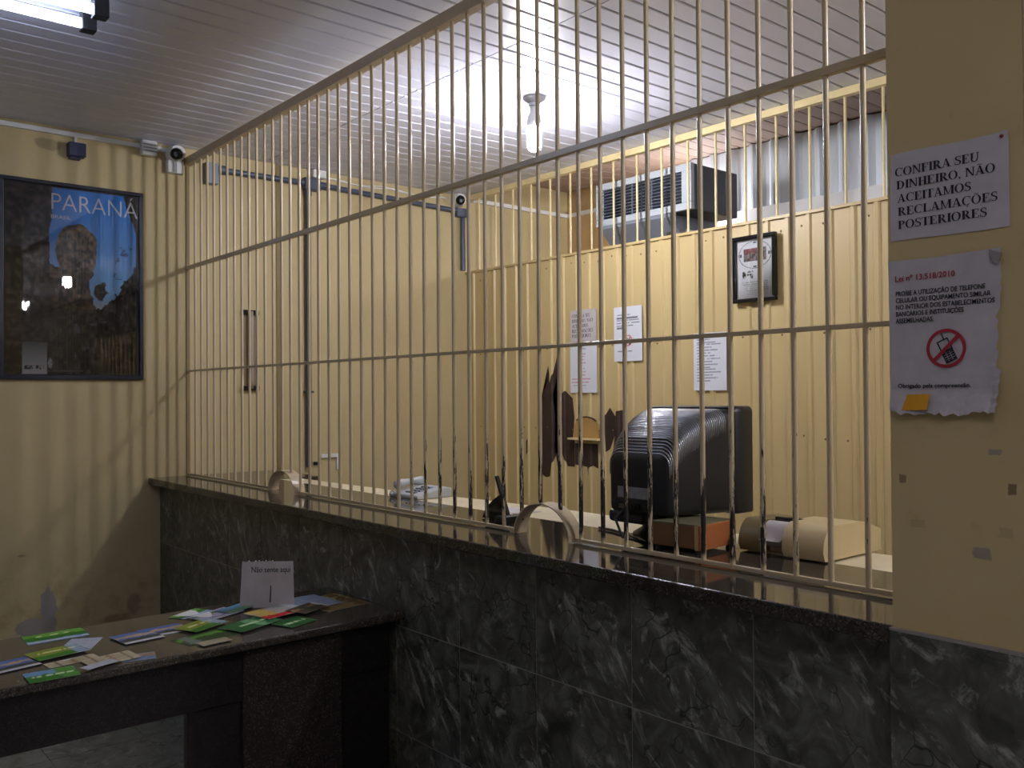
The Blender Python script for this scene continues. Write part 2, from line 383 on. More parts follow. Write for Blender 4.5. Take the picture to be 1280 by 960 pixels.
# a bold roman alphabet for the big notice: polygons, cap height 1
def serif_glyphs():
    T, t, sf = 0.20, 0.085, 0.06
    R = lambda x0, x1, y0, y1: [(x0, y0), (x1, y0), (x1, y1), (x0, y1)]
    def ring(cx, cy, rx, ry, Tx, ty, a0, a1, n=18):
        out = []
        for i in range(n):
            p, q = math.radians(a0 + (a1 - a0) * i / n), math.radians(a0 + (a1 - a0) * (i + 1) / n)
            out.append([(cx + rx * math.cos(p), cy + ry * math.sin(p)), (cx + rx * math.cos(q), cy + ry * math.sin(q)),
                        (cx + (rx - Tx) * math.cos(q), cy + (ry - ty) * math.sin(q)), (cx + (rx - Tx) * math.cos(p), cy + (ry - ty) * math.sin(p))])
        return out
    def stem(x, w=T, lo=True, hi=True, e=0.07):
        o = [R(x, x + w, 0, 1)]
        if lo: o.append(R(x - e, x + w + e, 0, sf))
        if hi: o.append(R(x - e, x + w + e, 1 - sf, 1))
        return o
    G = {}
    G['I'] = (stem(0.1), 0.37)
    G['C'] = (ring(0.42, 0.5, 0.40, 0.52, 0.17, 0.05, 48, 312) + [R(0.68, 0.73, 0.64, 1.0)], 0.79)
    G['O'] = (ring(0.42, 0.5, 0.40, 0.52, 0.17, 0.05, 0, 360, 28), 0.86)
    G['D'] = (stem(0.09) + ring(0.3, 0.5, 0.46, 0.5, 0.18, 0.055, -90, 90) + [R(0.2, 0.31, 0, 0.055), R(0.2, 0.31, 0.945, 1)], 0.82)
    G['N'] = (stem(0.1, t, True, False) + [R(0.66, 0.66 + t, 0, 1), R(0.58, 0.82, 1 - sf, 1), R(0, 0.2, 1 - sf, 1), [(0.05, 1), (0.25, 1), (0.725, 0), (0.62, 0)]], 0.84)
    G['U'] = (stem(0.09, T, False, True) + [R(0.62, 0.62 + t, 0.35, 1), R(0.53, 0.78, 1 - sf, 1)] + ring(0.3875, 0.33, 0.2975, 0.35, 0.12, 0.07, 180, 360), 0.8)
    G['U'][0][0] = R(0.09, 0.26, 0.33, 1)
    G['H'] = (stem(0.09) + stem(0.56) + [R(0.2, 0.6, 0.47, 0.53)], 0.84)
    G['F'] = (stem(0.09) + [R(0.2, 0.62, 1 - sf, 1), R(0.57, 0.62, 0.72, 1), R(0.2, 0.45, 0.48, 0.53), R(0.41, 0.45, 0.36, 0.65)], 0.68)
    G['E'] = (G['F'][0] + [R(0.2, 0.66, 0, sf), R(0.61, 0.66, 0, 0.27)], 0.72)
    G['L'] = (stem(0.09) + [R(0.2, 0.66, 0, sf), R(0.61, 0.66, 0, 0.3)], 0.7)
    G['P'] = (stem(0.09) + ring(0.3, 0.73, 0.33, 0.27, 0.16, 0.05, -90, 90, 12) + [R(0.2, 0.31, 0.46, 0.51), R(0.2, 0.31, 0.95, 1)], 0.68)
    G['R'] = (G['P'][0] + [[(0.3, 0.49), (0.48, 0.49), (0.78, 0), (0.58, 0)], R(0.7, 0.84, 0, sf)], 0.8)
    G['A'] = ([[(0.36, 1), (0.42, 1), (0.16, 0), (0.1, 0)], [(0.34, 1), (0.46, 1), (0.76, 0), (0.56, 0)], R(0.2, 0.6, 0.29, 0.35), R(0, 0.25, 0, sf), R(0.48, 0.84, 0, sf)], 0.84)
    G['T'] = (stem(0.26, T, True, False) + [R(0.02, 0.67, 1 - sf, 1), R(0.02, 0.07, 0.72, 1), R(0.62, 0.67, 0.72, 1)], 0.7)
    G['M'] = (stem(0.1, t, True, True) + stem(0.74, T, True, True, 0.06) + [[(0.06, 1), (0.24, 1), (0.5, 0), (0.44, 0)], [(0.76, 1), (0.82, 1), (0.5, 0), (0.44, 0)]], 1.02)
    G['S'] = (ring(0.3, 0.75, 0.25, 0.27, 0.13, 0.06, 35, 230, 12) + ring(0.3, 0.26, 0.27, 0.28, 0.13, 0.06, -145, 50, 12) +
              [[(0.07, 0.62), (0.19, 0.52), (0.45, 0.34), (0.55, 0.36), (0.52, 0.46), (0.2, 0.66)], R(0.49, 0.535, 0.68, 1.0), R(0.03, 0.075, 0, 0.34)], 0.6)
    tl = [[(-0.2, 1.1), (-0.2, 1.16), (-0.1, 1.22), (-0.02, 1.18)], [(-0.1, 1.22), (0.0, 1.2), (0.02, 1.12), (-0.06, 1.15)], [(0.0, 1.2), (0.1, 1.12), (0.2, 1.2), (0.2, 1.15), (0.1, 1.06), (0.0, 1.12)]]
    sh = lambda P, d: [[(x + d, y) for x, y in q] for q in P]
    G['Ã'] = (G['A'][0] + sh(tl, 0.4), G['A'][1]); G['Õ'] = (G['O'][0] + sh(tl, 0.42), G['O'][1])
    G['Ç'] = (G['C'][0] + ring(0.44, -0.12, 0.11, 0.1, 0.06, 0.05, -140, 100, 8), G['C'][1])
    G[','] = ([R(0.06, 0.2, 0, 0.15), [(0.14, 0), (0.2, 0), (0.2, -0.02), (0.08, -0.2), (0.05, -0.17)]], 0.3)
    G[' '] = ([], 0.3)
    return G
GLY = serif_glyphs()
def serif_line(mb, s, x0, z0, h, width, y):
    """one line of the roman capitals on a plane facing -y; fitted to width"""
    tot = sum(GLY[c][1] for c in s); k = width / tot; x = 0
    for c in s:
        polys, adv = GLY[c]
        for q in polys: mb.quad(*[(x0 + (x + px) * k, y, z0 + py * h) for px, py in q])
        x += adv

# ------------------------------------------------------------------ the room shell
ZC = 3.16; XE = 10.2; YF = -4.6; YB = 2.2; YR = 3.3
box_obj('wall_left', (-0.12, 0.0, YF, YR + 0.1, 0, 3.5), M_PLASTER, base=(0, 0, 0))['kind'] = 'structure'
box_obj('wall_front', (0, XE, YF - 0.12, YF, 0, 3.3), plain('pale_plaster', lin(200, 198, 204), 0.7), base=(0, YF, 0))['kind'] = 'structure'
box_obj('wall_end', (XE, XE + 0.12, YF, YR + 0.1, 0, 3.5), plain('grey_brown_plaster', lin(112, 104, 92), 0.7), base=(XE, 0, 0))['kind'] = 'structure'

floor = box_obj('floor', (0, XE, YF, YR, -0.1, -0.004), M_GROUT, base=(0, 0, 0)); floor['kind'] = 'structure'
TP = 0.41; proto = None
for i in range(25):
    for j in range(11):
        x0, y0 = 0.0 + i * TP, -0.25 - (j + 1) * TP
        if x0 + TP > XE: continue
        if proto is None:
            proto = MB().box(0.0015, TP - 0.0015, 0.0015, TP - 0.0015, -0.006, 0.0).build('floor_tile', M_FTILE, floor, bevel=0.001)
            o = proto
        else:
            o = proto.copy(); COL.objects.link(o)
        o.location = (x0, y0, 0)
box_obj('floor_slab', (0, XE, -0.17, YR, -0.004, 0.0), M_FTILE, floor)

ceil = box_obj('ceiling', (0, XE, YF, YB, ZC + 0.012, ZC + 0.08), plain('dark_batten', lin(90, 86, 84), 0.8), base=(0, 0, ZC)); ceil['kind'] = 'structure'
CP = 0.1165; X0 = 3.204 - 27 * CP
def strip(y0, y1):
    g, b, h = 0.0022, 0.0070, 0.011
    prof = [(g, h), (g, 0.0045), (g + b, 0.0), (CP - g - b, 0.0), (CP - g, 0.0045), (CP - g, h)]
    return MB().prism(prof, 1, y0, y1)
for y0, y1 in ((YF, 0.511), (0.517, YB)):
    pr = None
    for k in range(-1, 87):
        x0 = X0 + k * CP
        if x0 + CP > XE: break
        if x0 < 0:
            continue
        if pr is None:
            pr = strip(y0, y1).build('ceiling_panel', M_CEIL, None, base=(0, 0, 0)); pr.parent = ceil; o = pr
        else:
            o = pr.copy(); COL.objects.link(o)
        o.location = (x0, 0, 0)
box_obj('edge_panel', (0, X0, YF, YB, ZC, ZC + 0.012), M_CEIL, ceil)

# rear metal wall of the tellers' side: narrow-ribbed sheet
RP = 0.1262; R0 = 2.614 - 20 * RP
def prof_y(x):
    t = ((x - R0 + RP / 2) % RP) - RP / 2; t = abs(t)
    return YB - (0.012 if t < 0.010 else (0.012 * (0.018 - t) / 0.008 if t < 0.018 else 0.0))
def breaks(a, b):
    xs = [a, b]
    k0 = int((a - R0) / RP) - 1
    for k in range(k0, int((b - R0) / RP) + 2):
        for d in (-0.018, -0.010, 0.010, 0.018):
            x = R0 + k * RP + d
            if a < x < b: xs.append(x)
    return sorted(xs)
ZS = 2.56
mb = MB(); xs = breaks(0.0, XE)
for a, b in zip(xs, xs[1:]): mb.quad((a, prof_y(a + 1e-6), 0), (b, prof_y(b - 1e-6), 0), (b, prof_y(b - 1e-6), ZS), (a, prof_y(a + 1e-6), ZS))
mb.box(0, XE, YB + 0.002, YB + 0.03, 0, ZS)
wb = mb.build('wall_back', M_SHEET, base=(0, YB, 0)); wb['kind'] = 'structure'
box_obj('top_flashing', (0, XE, YB - 0.016, YB + 0.03, ZS - 0.012, ZS + 0.004), M_SHEET, wb)
mb = MB()
for k in range(0, 40):
    for z in (ZS - 0.07, 1.92, 1.36):
        x = R0 + (k + 0.5) * RP
        if 0.02 < x < 5.0 and random.random() < 0.75: mb.lathe((x + 0.02, YB, z + random.uniform(-.01, .01)), [(0.006, 0), (0.005, 0.003), (0.002, 0.005)], 8, 1, -1)
s = mb.build('screw_heads', M_TRIM, wb); s['kind'] = 'stuff'
# flaked paint: thin patches of bare primer following the ribs
def patch(poly):
    bm = bmesh.new(); bm.faces.new([bm.verts.new((x, 0, z)) for x, z in poly])
    bmesh.ops.triangulate(bm, faces=bm.faces)
    for x in breaks(min(p[0] for p in poly), max(p[0] for p in poly))[1:-1]:
        bmesh.ops.bisect_plane(bm, geom=bm.verts[:] + bm.edges[:] + bm.faces[:], plane_co=(x, 0, 0), plane_no=(1, 0, 0))
    for v in bm.verts: v.co.y = prof_y(v.co.x) - 0.0012
    mb = MB(); bm.verts.index_update(); mb.v = [tuple(v.co) for v in bm.verts]; mb.f = [tuple(v.index for v in f.verts) for f in bm.faces]; bm.free()
    mb.build('bare_patch', M_BARE, wb)
PX = lambda px, py: (0.862 + (px - 677) * 0.00792 + (0.0 if px < 735 else 0.0), 1.893 - (py - 440) * 0.00563)
for poly in (
    [(677, 592), (676, 505), (680, 498), (679, 490), (684, 482), (684, 470), (687, 456), (690, 478), (694, 470), (697, 452), (701, 437), (702, 560), (697, 566), (692, 578), (690, 594), (683, 596)],
    [(701, 446), (705, 470), (704, 500), (704, 560), (702, 612), (699, 585), (695, 560), (697, 520), (692, 495), (696, 480)],
    [(703, 495), (709, 488), (718, 497), (720, 520), (718, 545), (721, 550), (720, 580), (711, 580), (706, 566), (703, 575)],
    [(722, 551), (748, 551), (748, 580), (742, 577), (738, 580), (737, 598), (735, 579), (722, 577)],
    [(756, 518), (762, 508), (768, 518), (768, 538), (762, 556), (757, 560)],
    [(770, 512), (779, 510), (777, 530), (770, 552), (765, 560)],
    [(658, 552), (660, 548), (660, 566), (658, 570)]):
    patch([PX(*q) for q in poly])

# darker joint strip, conduit line on the left wall
box_obj('trim_1', (0.0, 0.006, 0.595, 0.642, 1.11, ZC), M_TRIM)['kind'] = 'structure'

# upper opening: yellow bars over the sheet wall
og = empty('opening_grille', (1.7, YB, ZS), 'pale yellow barred opening above the ribbed rear wall', 'grille')
box_obj('top_rail', (0.0, 5.2, YB - 0.02, YB + 0.02, 3.118, 3.158), M_YEL, og)
pr = None
for k in range(-4, 21):
    x = 0.962 + 0.2035 * k
    if pr is None:
        pr = MB().tube([(x, YB + 0.012, ZS + 0.004), (x, YB + 0.012, 3.118)], 0.0075, 8).build('bar', M_YEL, og, smooth=True, auto=50); xb = x
    else:
        o = pr.copy(); COL.objects.link(o); o.location = (x - xb, 0, 0)

# the room beyond the opening
wr = box_obj('wall_rear', (0, XE, YR, YR + 0.1, 0, 3.5), plain('tan_plaster', lin(196, 164, 118), 0.7), base=(0, YR, 0)); wr['kind'] = 'structure'
box_obj('trim_2', (0, 1.4, YR - 0.03, YR, 3.12, 3.15), M_WHITE)['kind'] = 'structure'
box_obj('trim_3', (0, 0.03, YB + 0.05, YR - 0.03, 3.12, 3.15), M_WHITE)['kind'] = 'structure'
cr = MB().box(0, XE, YB, YR, 3.40, 3.46).build('ceiling_rear', M_TRIM, base=(0, YB, 3.4)); cr['kind'] = 'structure'
M_PLANK = m_wood('brown_plank', lin(138, 116, 104), lin(170, 146, 132), 0.5, (6, 1, 1))
pr = None
for k in range(46):
    if pr is None:
        pr = MB().box(0.002, 0.118, YB + 0.03, YR - 0.002, 3.345, 3.40).build('plank', M_PLANK, cr, bevel=0.006); o = pr
    else:
        o = pr.copy(); COL.objects.link(o)
    o.location = (k * 0.12, 0, 0)
mb = MB(); n = 260
for i in range(n):
    a, b = 1.35 + i * 0.016, 1.35 + (i + 1) * 0.016
    f = lambda x: YR - 0.035 - 0.016 * max(-1, min(1, 3.2 * (math.sin(2 * math.pi * x / 0.17) - 0.55)))
    mb.quad((a, f(a), 2.88), (b, f(b), 2.88), (b, f(b), 3.338), (a, f(a), 3.338))
cs = mb.build('corrugated_sheet', m_galv(), smooth=True); tag(cs, 'silver corrugated metal sheet seen through the upper barred opening', 'metal sheet')
box_obj('trim_4', (1.3, XE, YR - 0.06, YR, 2.62, 2.885), M_WHITE)['kind'] = 'structure'

# right-hand pillar with tiled foot
pil = box_obj('wall_right', (4.665, 4.93, -0.245, 0.02, 0, ZC), M_PILLAR, base=(4.8, 0, 0)); pil['kind'] = 'structure'
box_obj('edge_strip', (4.664, 4.93, -0.2585, -0.245, 1.104, 1.109), plain('grey_edge', lin(150, 144, 136), 0.5), pil)
for z0, z1 in ((0.715, 1.103), (0.31, 0.7125), (0.0, 0.3075)):
    box_obj('tile', (4.6635, 4.9315, -0.257, -0.245, z0, z1), M_WTILE, pil, bevel=0.001)
box_obj('trim_5', (4.931, 5.06, -0.243, -0.12, 0, ZC), plain('lit_look_frame', lin(226, 190, 156), 0.5))['kind'] = 'structure'  # paler colour stands in for lamplight on this edge

# ------------------------------------------------------------------ counter
ct = empty('service_counter', (2.3, 0.05, 0), 'long service counter faced with dark marble tiles under the grille', 'counter')
box_obj('carcass', (0.0, 4.66, -0.1725, 0.25, 0, 1.068), M_GROUT, ct)
tw = 0.405; pr = {}
for r, (z0, z1) in enumerate(((0.0, 0.3075), (0.311, 0.713), (0.7165, 1.066))):
    for k in range(-7, 6):
        xa, xb = 2.651 + k * tw + 0.0016, 2.651 + (k + 1) * tw - 0.0016
        xa = max(xa, 0.002); xb = min(xb, 4.659)
        if xb - xa < 0.03: continue
        key = (r, round(xb - xa, 4))
        if key not in pr:
            o = MB().box(xa, xb, -0.1745, -0.166, z0, z1).build('tile', M_WTILE, ct, bevel=0.001)
            me = o.data; d = np.array([(xa + xb) / 2, -0.17, (z0 + z1) / 2]) - np.array(ct.location)
            for v in me.vertices: v.co -= Vector(d)
            o.location = d; pr[key] = o
        else:
            o = pr[key].copy(); COL.objects.link(o); o.location = Vector(((xa + xb) / 2, -0.17, (z0 + z1) / 2)) - ct.location
slab = MB()
slab.prism([(0.0, -0.245), (4.662, -0.245), (4.662, 0.30), (0.64, 0.30), (0.64, 0.575), (0.0, 0.575)], 2, 1.07, 1.11)
slab = slab.build('granite_worktop', M_SLAB, bevel=0.006)
tag(slab, 'polished dark granite slab on top of the service counter', 'worktop')
dk = empty('teller_desk', (2.8, 0.45, 0), 'cream desk top running behind the granite slab', 'desk')
MB().prism([(0.643, 0.303), (4.64, 0.303), (4.64, 0.54), (2.9, 0.58), (2.3, 0.545), (1.6, 0.465), (0.643, 0.43)], 2, 1.08, 1.108).build('desk_top', M_CREAM, dk, bevel=0.004)
box_obj('desk_panel', (0.96, 4.63, 0.36, 0.39, 0.0, 1.08), M_CREAM, dk)

# ------------------------------------------------------------------ the grille
gr = empty('security_grille', (2.3, 0, 1.11), 'tall cream painted steel bar grille standing on the counter', 'grille')
box_obj('top_beam', (0.0, 4.66, -0.02, 0.02, 3.05, 3.096), M_BEAM, gr)
AR = [(1.355, 0.150), (3.325, 0.142)]
def railpiece(x0, x1): box_obj('bottom_rail', (x0, x1, -0.006, 0.006, 1.1135, 1.1265), M_BARS, gr, bevel=0.002)
railpiece(0.004, AR[0][0] - AR[0][1]); railpiece(AR[0][0] + AR[0][1], AR[1][0] - AR[1][1]); railpiece(AR[1][0] + AR[1][1], 4.66)
box_obj('middle_rail', (0.004, 4.66, -0.007, 0.007, 1.7565, 1.769), M_BARS, gr, bevel=0.002)
box_obj('upper_rail', (0.004, 4.66, -0.011, 0.011, 2.398, 2.420), M_BARS, gr, bevel=0.002)
for cx, rx in AR:
    mb = MB(); n = 20; hz = 0.118 - (0.006 if cx < 2 else 0)
    ring = [(math.pi * i / n) for i in range(n + 1)]
    outer = [(cx + rx * math.cos(a), 1.112 + hz * math.sin(a)) for a in ring]
    inner = [(cx + (rx - 0.004) * math.cos(a), 1.112 + (hz - 0.004) * math.sin(a)) for a in ring]
    mb.prism(outer + inner[::-1], 1, -0.03, 0.03)
    mb.f = [f for f in mb.f if len(f) == 4]
    m = len(outer) * 2
    for i in range(n):
        for o0 in (0, m): mb.f.append((o0 + i, o0 + i + 1, o0 + m - 2 - i, o0 + m - 1 - i))
    mb.build('arch_hoop', M_BEAM, gr)
BP = 0.09895; bar_full = None
for k in range(46):
    x = 0.128 + BP * k
    if k == 0: x = 0.128
    z0 = 1.12
    for cx, rx in AR:
        if abs(x - cx) < rx - 0.004:
            z0 = 1.112 + 0.114 * math.sqrt(max(0, 1 - ((x - cx) / rx) ** 2))
    if x > 4.64: break
    if z0 == 1.12 and bar_full is not None:
        o = bar_full.copy(); COL.objects.link(o); o.location = (x - xbar, 0, 0); continue
    o = MB().tube([(x, 0, z0), (x, 0, 3.06)], 0.0074, 12).build('bar', M_BARS, gr, smooth=True, auto=50)
    if z0 == 1.12: bar_full = o; xbar = x
box_obj('wall_stile', (0.001, 0.009, -0.010, 0.010, 1.114, 3.05), M_TRIM, gr)

# ------------------------------------------------------------------ lamps
M_BULB = emit('lit_bulb', BULB_L, BULB_S); M_TUBE = emit('lit_tube', TUBE_L, TUBE_S)
M_GREYL = plain('grey_lamp_holder', lin(190, 190, 196), 0.4)
def bulb_lamp(x, y, label):
    r = empty('bulb_lamp', (x, y, ZC), label, 'lamp', 'bare bulbs on the ceiling')
    MB().lathe((x, y, ZC), [(0.058, 0), (0.058, 0.012), (0.03, 0.034), (0.03, 0.05)], 24, 2, -1).build('ceiling_rose', M_GREYL, r, smooth=True, auto=40)
    MB().lathe((x, y, ZC), [(0.022, 0.05), (0.024, 0.085), (0.034, 0.10), (0.042, 0.155), (0.036, 0.165)], 24, 2, -1).build('bulb_base', M_WHITE, r, smooth=True, auto=40)
    mb = MB()
    for a in range(3):
        c, s_ = math.cos(a * math.pi / 3 + .3), math.sin(a * math.pi / 3 + .3); R = 0.030
        pts = [(x + R * c, y + R * s_, ZC - 0.165), (x + R * c, y + R * s_, ZC - 0.25)]
        pts += [(x + R * c * math.cos(t), y + R * s_ * math.cos(t), ZC - 0.25 - R * 0.9 * math.sin(t)) for t in (0.6, 1.2, 1.94, 2.54)]
        pts += [(x - R * c, y - R * s_, ZC - 0.25), (x - R * c, y - R * s_, ZC - 0.165)]
        mb.tube(pts, 0.0125, 7)
    mb.build('glowing_tube', M_BULB, r, smooth=True)
bulb_lamp(2.10, 1.05, 'bare bright bulb hanging from ceiling behind the grille')
bulb_lamp(5.6, 0.68, 'bare bulb beyond the pillar, reflected brighter in the framed poster')
bulb_lamp(8.8, 0.85, 'farthest bare bulb, reflected lower left in the framed poster')
rl = empty('wall_lamp', (1.45, YR, 2.8), 'small lit wall lamp hidden behind the air conditioner', 'lamp')
box_obj('wall_plate', (1.40, 1.50, YR - 0.075, YR - 0.06, 2.80, 2.90), M_GREYL, rl)
MB().tube([(1.45, YR - 0.075, 2.85), (1.45, YR - 0.15, 2.85)], 0.02, 12).build('lamp_arm', M_GREYL, rl, smooth=True, auto=50)
MB().lathe((1.45, YR - 0.15, 2.85), [(0.012, 0.0), (0.03, 0.03), (0.036, 0.06), (0.028, 0.09), (0.008, 0.102)], 14, 1, -1).build('lamp_globe', emit('lit_globe', BULB_L, REAR_S), rl, smooth=True)
def tube_lamp(xc, y1, label, mat):
    fl = empty('fluorescent_lamp', (xc, y1 - 0.6, ZC), label, 'lamp')
    for x in (xc - 0.0825, xc + 0.0825):
        MB().tube([(x, y1, 3.085), (x, y1 - 1.2, 3.085)], 0.019, 16).build('tube', mat, fl, smooth=True, auto=60)
        for y0, y2 in ((y1, y1 + 0.055), (y1 - 1.255, y1 - 1.2)):
            MB().prism([(x - 0.026, 3.055), (x + 0.026, 3.055), (x + 0.026, 3.11), (x + 0.018, 3.16), (x - 0.018, 3.16), (x - 0.026, 3.11)], 1, y0, y2).build('socket', M_BLACK, fl, bevel=0.004)
    box_obj('spine', (xc - 0.015, xc + 0.015, y1 - 1.21, y1 + 0.015, 3.13, 3.16), M_WHITE, fl)
tube_lamp(1.8825, -1.085, 'twin tube fluorescent lamp on the ceiling above the table', M_TUBE)
tube_lamp(5.95, -1.65, 'twin tube fluorescent lamp on ceiling behind the viewer, lighting the pillar', emit('lit_tube_bright', (0.88, 0.88, 0.96), TUBE_S2))

# ------------------------------------------------------------------ left wall fittings
po = empty('framed_poster', (0, -0.66, 1.705), 'dark framed travel poster of a rock silhouette under blue sky', 'poster')
y0, y1, z0, z1 = -1.045, -0.276, 1.705, 2.836; fw = 0.022
M_FRAME = plain('dark_blue_frame', lin(30, 34, 50), 0.25)
for b in ((y0, y1, z0, z0 + fw + 0.006), (y0, y1, z1 - fw, z1), (y0, y0 + fw, z0 + fw, z1 - fw), (y1 - fw, y1, z0 + fw, z1 - fw)):
    box_obj('frame_bar', (0.001, 0.024, *b), M_FRAME, po, bevel=0.003)
box_obj('backing', (0.001, 0.006, y0 + 0.01, y1 - 0.01, z0 + 0.01, z1 - 0.01), M_BLACK, po)
def poster_fn(u, v):
    n = fbm(u * 9, v * 12, 3); n2 = fbm(u * 30, v * 42, 9)
    dark = mixc(np.clip((n2 - 0.38) * 2.6, 0, 1), L3(14, 14, 20), L3(84, 76, 72))
    t = np.clip((0.98 - v) / 0.55, 0, 1)
    sky = mixc(t ** 1.5, L3(40, 124, 206), L3(130, 176, 216)); sky = mixc(np.clip((0.42 - v) / 0.08, 0, 1), sky, L3(210, 190, 180))
    wob = (n - 0.5) * 0.16
    # sky is the area right of the overhanging rock and above the far trees
    left_edge = np.where(v > 0.80, 0.33, 0.33) + wob * 0.3
    in_sky = (u > left_edge) & (v > 0.36)
    rock = (((u - 0.52) / 0.16) ** 2 + ((v - 0.66) / 0.145) ** 2 < 1 + wob * 3) | ((u < 0.62 + wob) & (v < 0.60 + wob))
    stem_ = (u > 0.44 + wob) & (u < 0.66 + wob) & (v < 0.56 + wob * .4)
    corner = (v - 0.78) > (0.985 - u) * 1.9 - 0.02 + wob * 0.5
    corner = corner & (u > 0.80)
    trees = v < 0.37 + np.clip(u - 0.74, 0, 1) * 1.0 + (n2 - 0.5) * 0.09 + wob * 0.4
    bush = (((u - 0.70) / 0.05) ** 2 + ((v - 0.46) / 0.05) ** 2 < 1 + (n2 - .5) * 2)
    branch = (np.abs(u - 0.89) < 0.09) & (np.abs(v - 0.62) < 0.09) & (n2 > 0.55)
    sk = in_sky & ~rock & ~stem_ & ~corner & ~trees & ~bush
    c = np.where(sk[:, None], sky, dark)
    c = np.where((branch & sk)[:, None], 0.35 * sky, c)
    # rock relief
    rk = ((rock | stem_) & in_sky)
    c = np.where(rk[:, None], mixc(np.clip((n2 - 0.35) * 2.6, 0, 1), L3(26, 22, 24), L3(112, 92, 76)), c)
    # dusky clearing and pale stones low right
    pale = (v < 0.30) & (v > 0.1) & (fbm(u * 14, v * 20, 21) > 0.62) & (u > 0.5) & (u < 0.85)
    c = np.where(pale[:, None], L3(86, 88, 100), c)
    # logo panel, faint round mark
    pn = inrect(u, v, 0.13, 0.30, 0.0, 0.175)
    c = mixc(pn, c, np.array([1, 1, 1]) * (0.12 + 0.5 * np.clip(1 - v / 0.17, 0, 1))[:, None])
    for a, b in ((0.145, 0.205), (0.225, 0.285)):
        k = inrect(u, v, a, b, 0.032, 0.052) * (fbm(u * 90, v * 130, 5) > 0.45); c = mixc(k, c, L3(40, 38, 44))
    k = ((((u - 0.325) / 0.016) ** 2 + ((v - 0.065) / 0.026) ** 2 < 1) & (fbm(u * 40, v * 50, 8) > 0.42)).astype(float); c = mixc(k, c, L3(170, 170, 176))
    k = inrect(u, v, 0.35, 0.57, 0.024, 0.028); c = mixc(k, c, L3(92, 90, 94))
    r = np.hypot((u - 0.2) / 0.075, (v - 0.905) / 0.062); c = mixc(((r < 1) & (r > 0.93)).astype(float), c, L3(52, 56, 80))
    ed = 1 - inrect(u, v, 0.012, 0.975, 0.008, 0.99); return mixc(ed, c, L3(20, 22, 34))
ps = print_sheet('poster_print', y1 - y0 - 2 * fw, z1 - z0 - 2 * fw, poster_fn, 200, 290, M_PRINT, po)
ps.rotation_euler = (math.pi / 2, 0, math.pi / 2); ps.location = (0.0075, y0 + fw - po.location.y, fw)
M_PTXT = plain('pale_print', lin(196, 200, 208), 0.5)
text('PARANÁ', 0.140, M_PTXT, po, (0.0085, -0.79 - po.location.y, 2.678 - 1.705), 'left', width=0.485, bold=-0.0014)
text('BRASIL', 0.030, M_PTXT, po, (0.0085, -0.785 - po.location.y, 2.628 - 1.705), 'left', sx=1.2)
box_obj('cover_pane', (0.0095, 0.0115, y0 + 0.012, y1 - 0.012, z0 + 0.012, z1 - 0.012), m_glass('wavy_clear_sheet', 0.015, 0.02), po)

# cable trunking along the top of the wall
tk = MB().box(0.0, 0.018, -4.0, -0.03, 3.112, 3.138).build('cable_trunking', M_WHITE); tag(tk, 'thin white cable trunking along the left wall under ceiling', 'trunking')
bb = empty('junction_box', (0.03, -0.65, 2.985), 'dark blue square box on wall above the poster', 'box')
box_obj('box_body', (0.0, 0.06, -0.700, -0.606, 2.992, 3.072), M_BLUEP, bb, bevel=0.006)
box_obj('box_lip', (0.0, 0.045, -0.69, -0.63, 2.978, 2.992), M_BLUEP, bb, bevel=0.003)
box_obj('riser', (0.0, 0.014, -0.660, -0.645, 3.072, 3.112), M_WHITE, bb)
wbx = empty('alarm_sensor', (0.03, -0.25, 3.06), 'small ribbed white sensor box at top of wall beside camera', 'sensor')
box_obj('sensor_body', (0.018, 0.07, -0.296, -0.206, 3.065, 3.155), M_WHITE, wbx, bevel=0.008)
for z in (3.085, 3.105, 3.125): box_obj('ridge', (0.07, 0.073, -0.29, -0.21, z, z + 0.006), M_GREYP, wbx)
def dome_camera(y, label, grp, zc, lo, hi):
    r = empty('security_camera', (0.05, y, zc - 0.16), label, 'camera', grp)
    box_obj('mount_box', (0.0, 0.045, y - 0.05, y + 0.05, lo, hi), M_WHITE, r, bevel=0.005)
    box_obj('box_seam', (0.045, 0.0465, y - 0.004, y + 0.004, lo + 0.004, hi - 0.004), M_GREYP, r)
    MB().lathe((0.0, y, zc), [(0.052, 0), (0.052, 0.03), (0.048, 0.07), (0.044, 0.085)], 24, 0).build('camera_shell', M_WHITE, r, smooth=True, auto=40)
    q = MB().lathe((0, 0, 0), [(0.043, -0.02), (0.043, 0.012), (0.036, 0.028), (0.02, 0.036), (0.004, 0.038)], 24, 0).build('camera_ball', M_BLACKG, None, smooth=True, base=(0, 0, 0)); q.parent = r
    q.location = (0.036, -0.012, 0.148); q.scale = (0.85, 0.85, 0.85); q.rotation_euler = (0, 0.4, -0.5)
    q2 = MB().lathe((0, 0, 0), [(0.014, 0.0), (0.014, 0.012), (0.009, 0.014)], 16, 0).build('lens', M_GREYP, None, smooth=True, base=(0, 0, 0)); q2.parent = q
    q2.location = (0.03, 0, 0)
dome_camera(-0.085, 'white security camera with dark ball at the corner left of the grille', 'security cameras', 3.105, 2.985, 3.065)
dome_camera(2.09, 'white security camera behind the grille near the far corner', 'security cameras', 3.115, 3.072, 3.15)

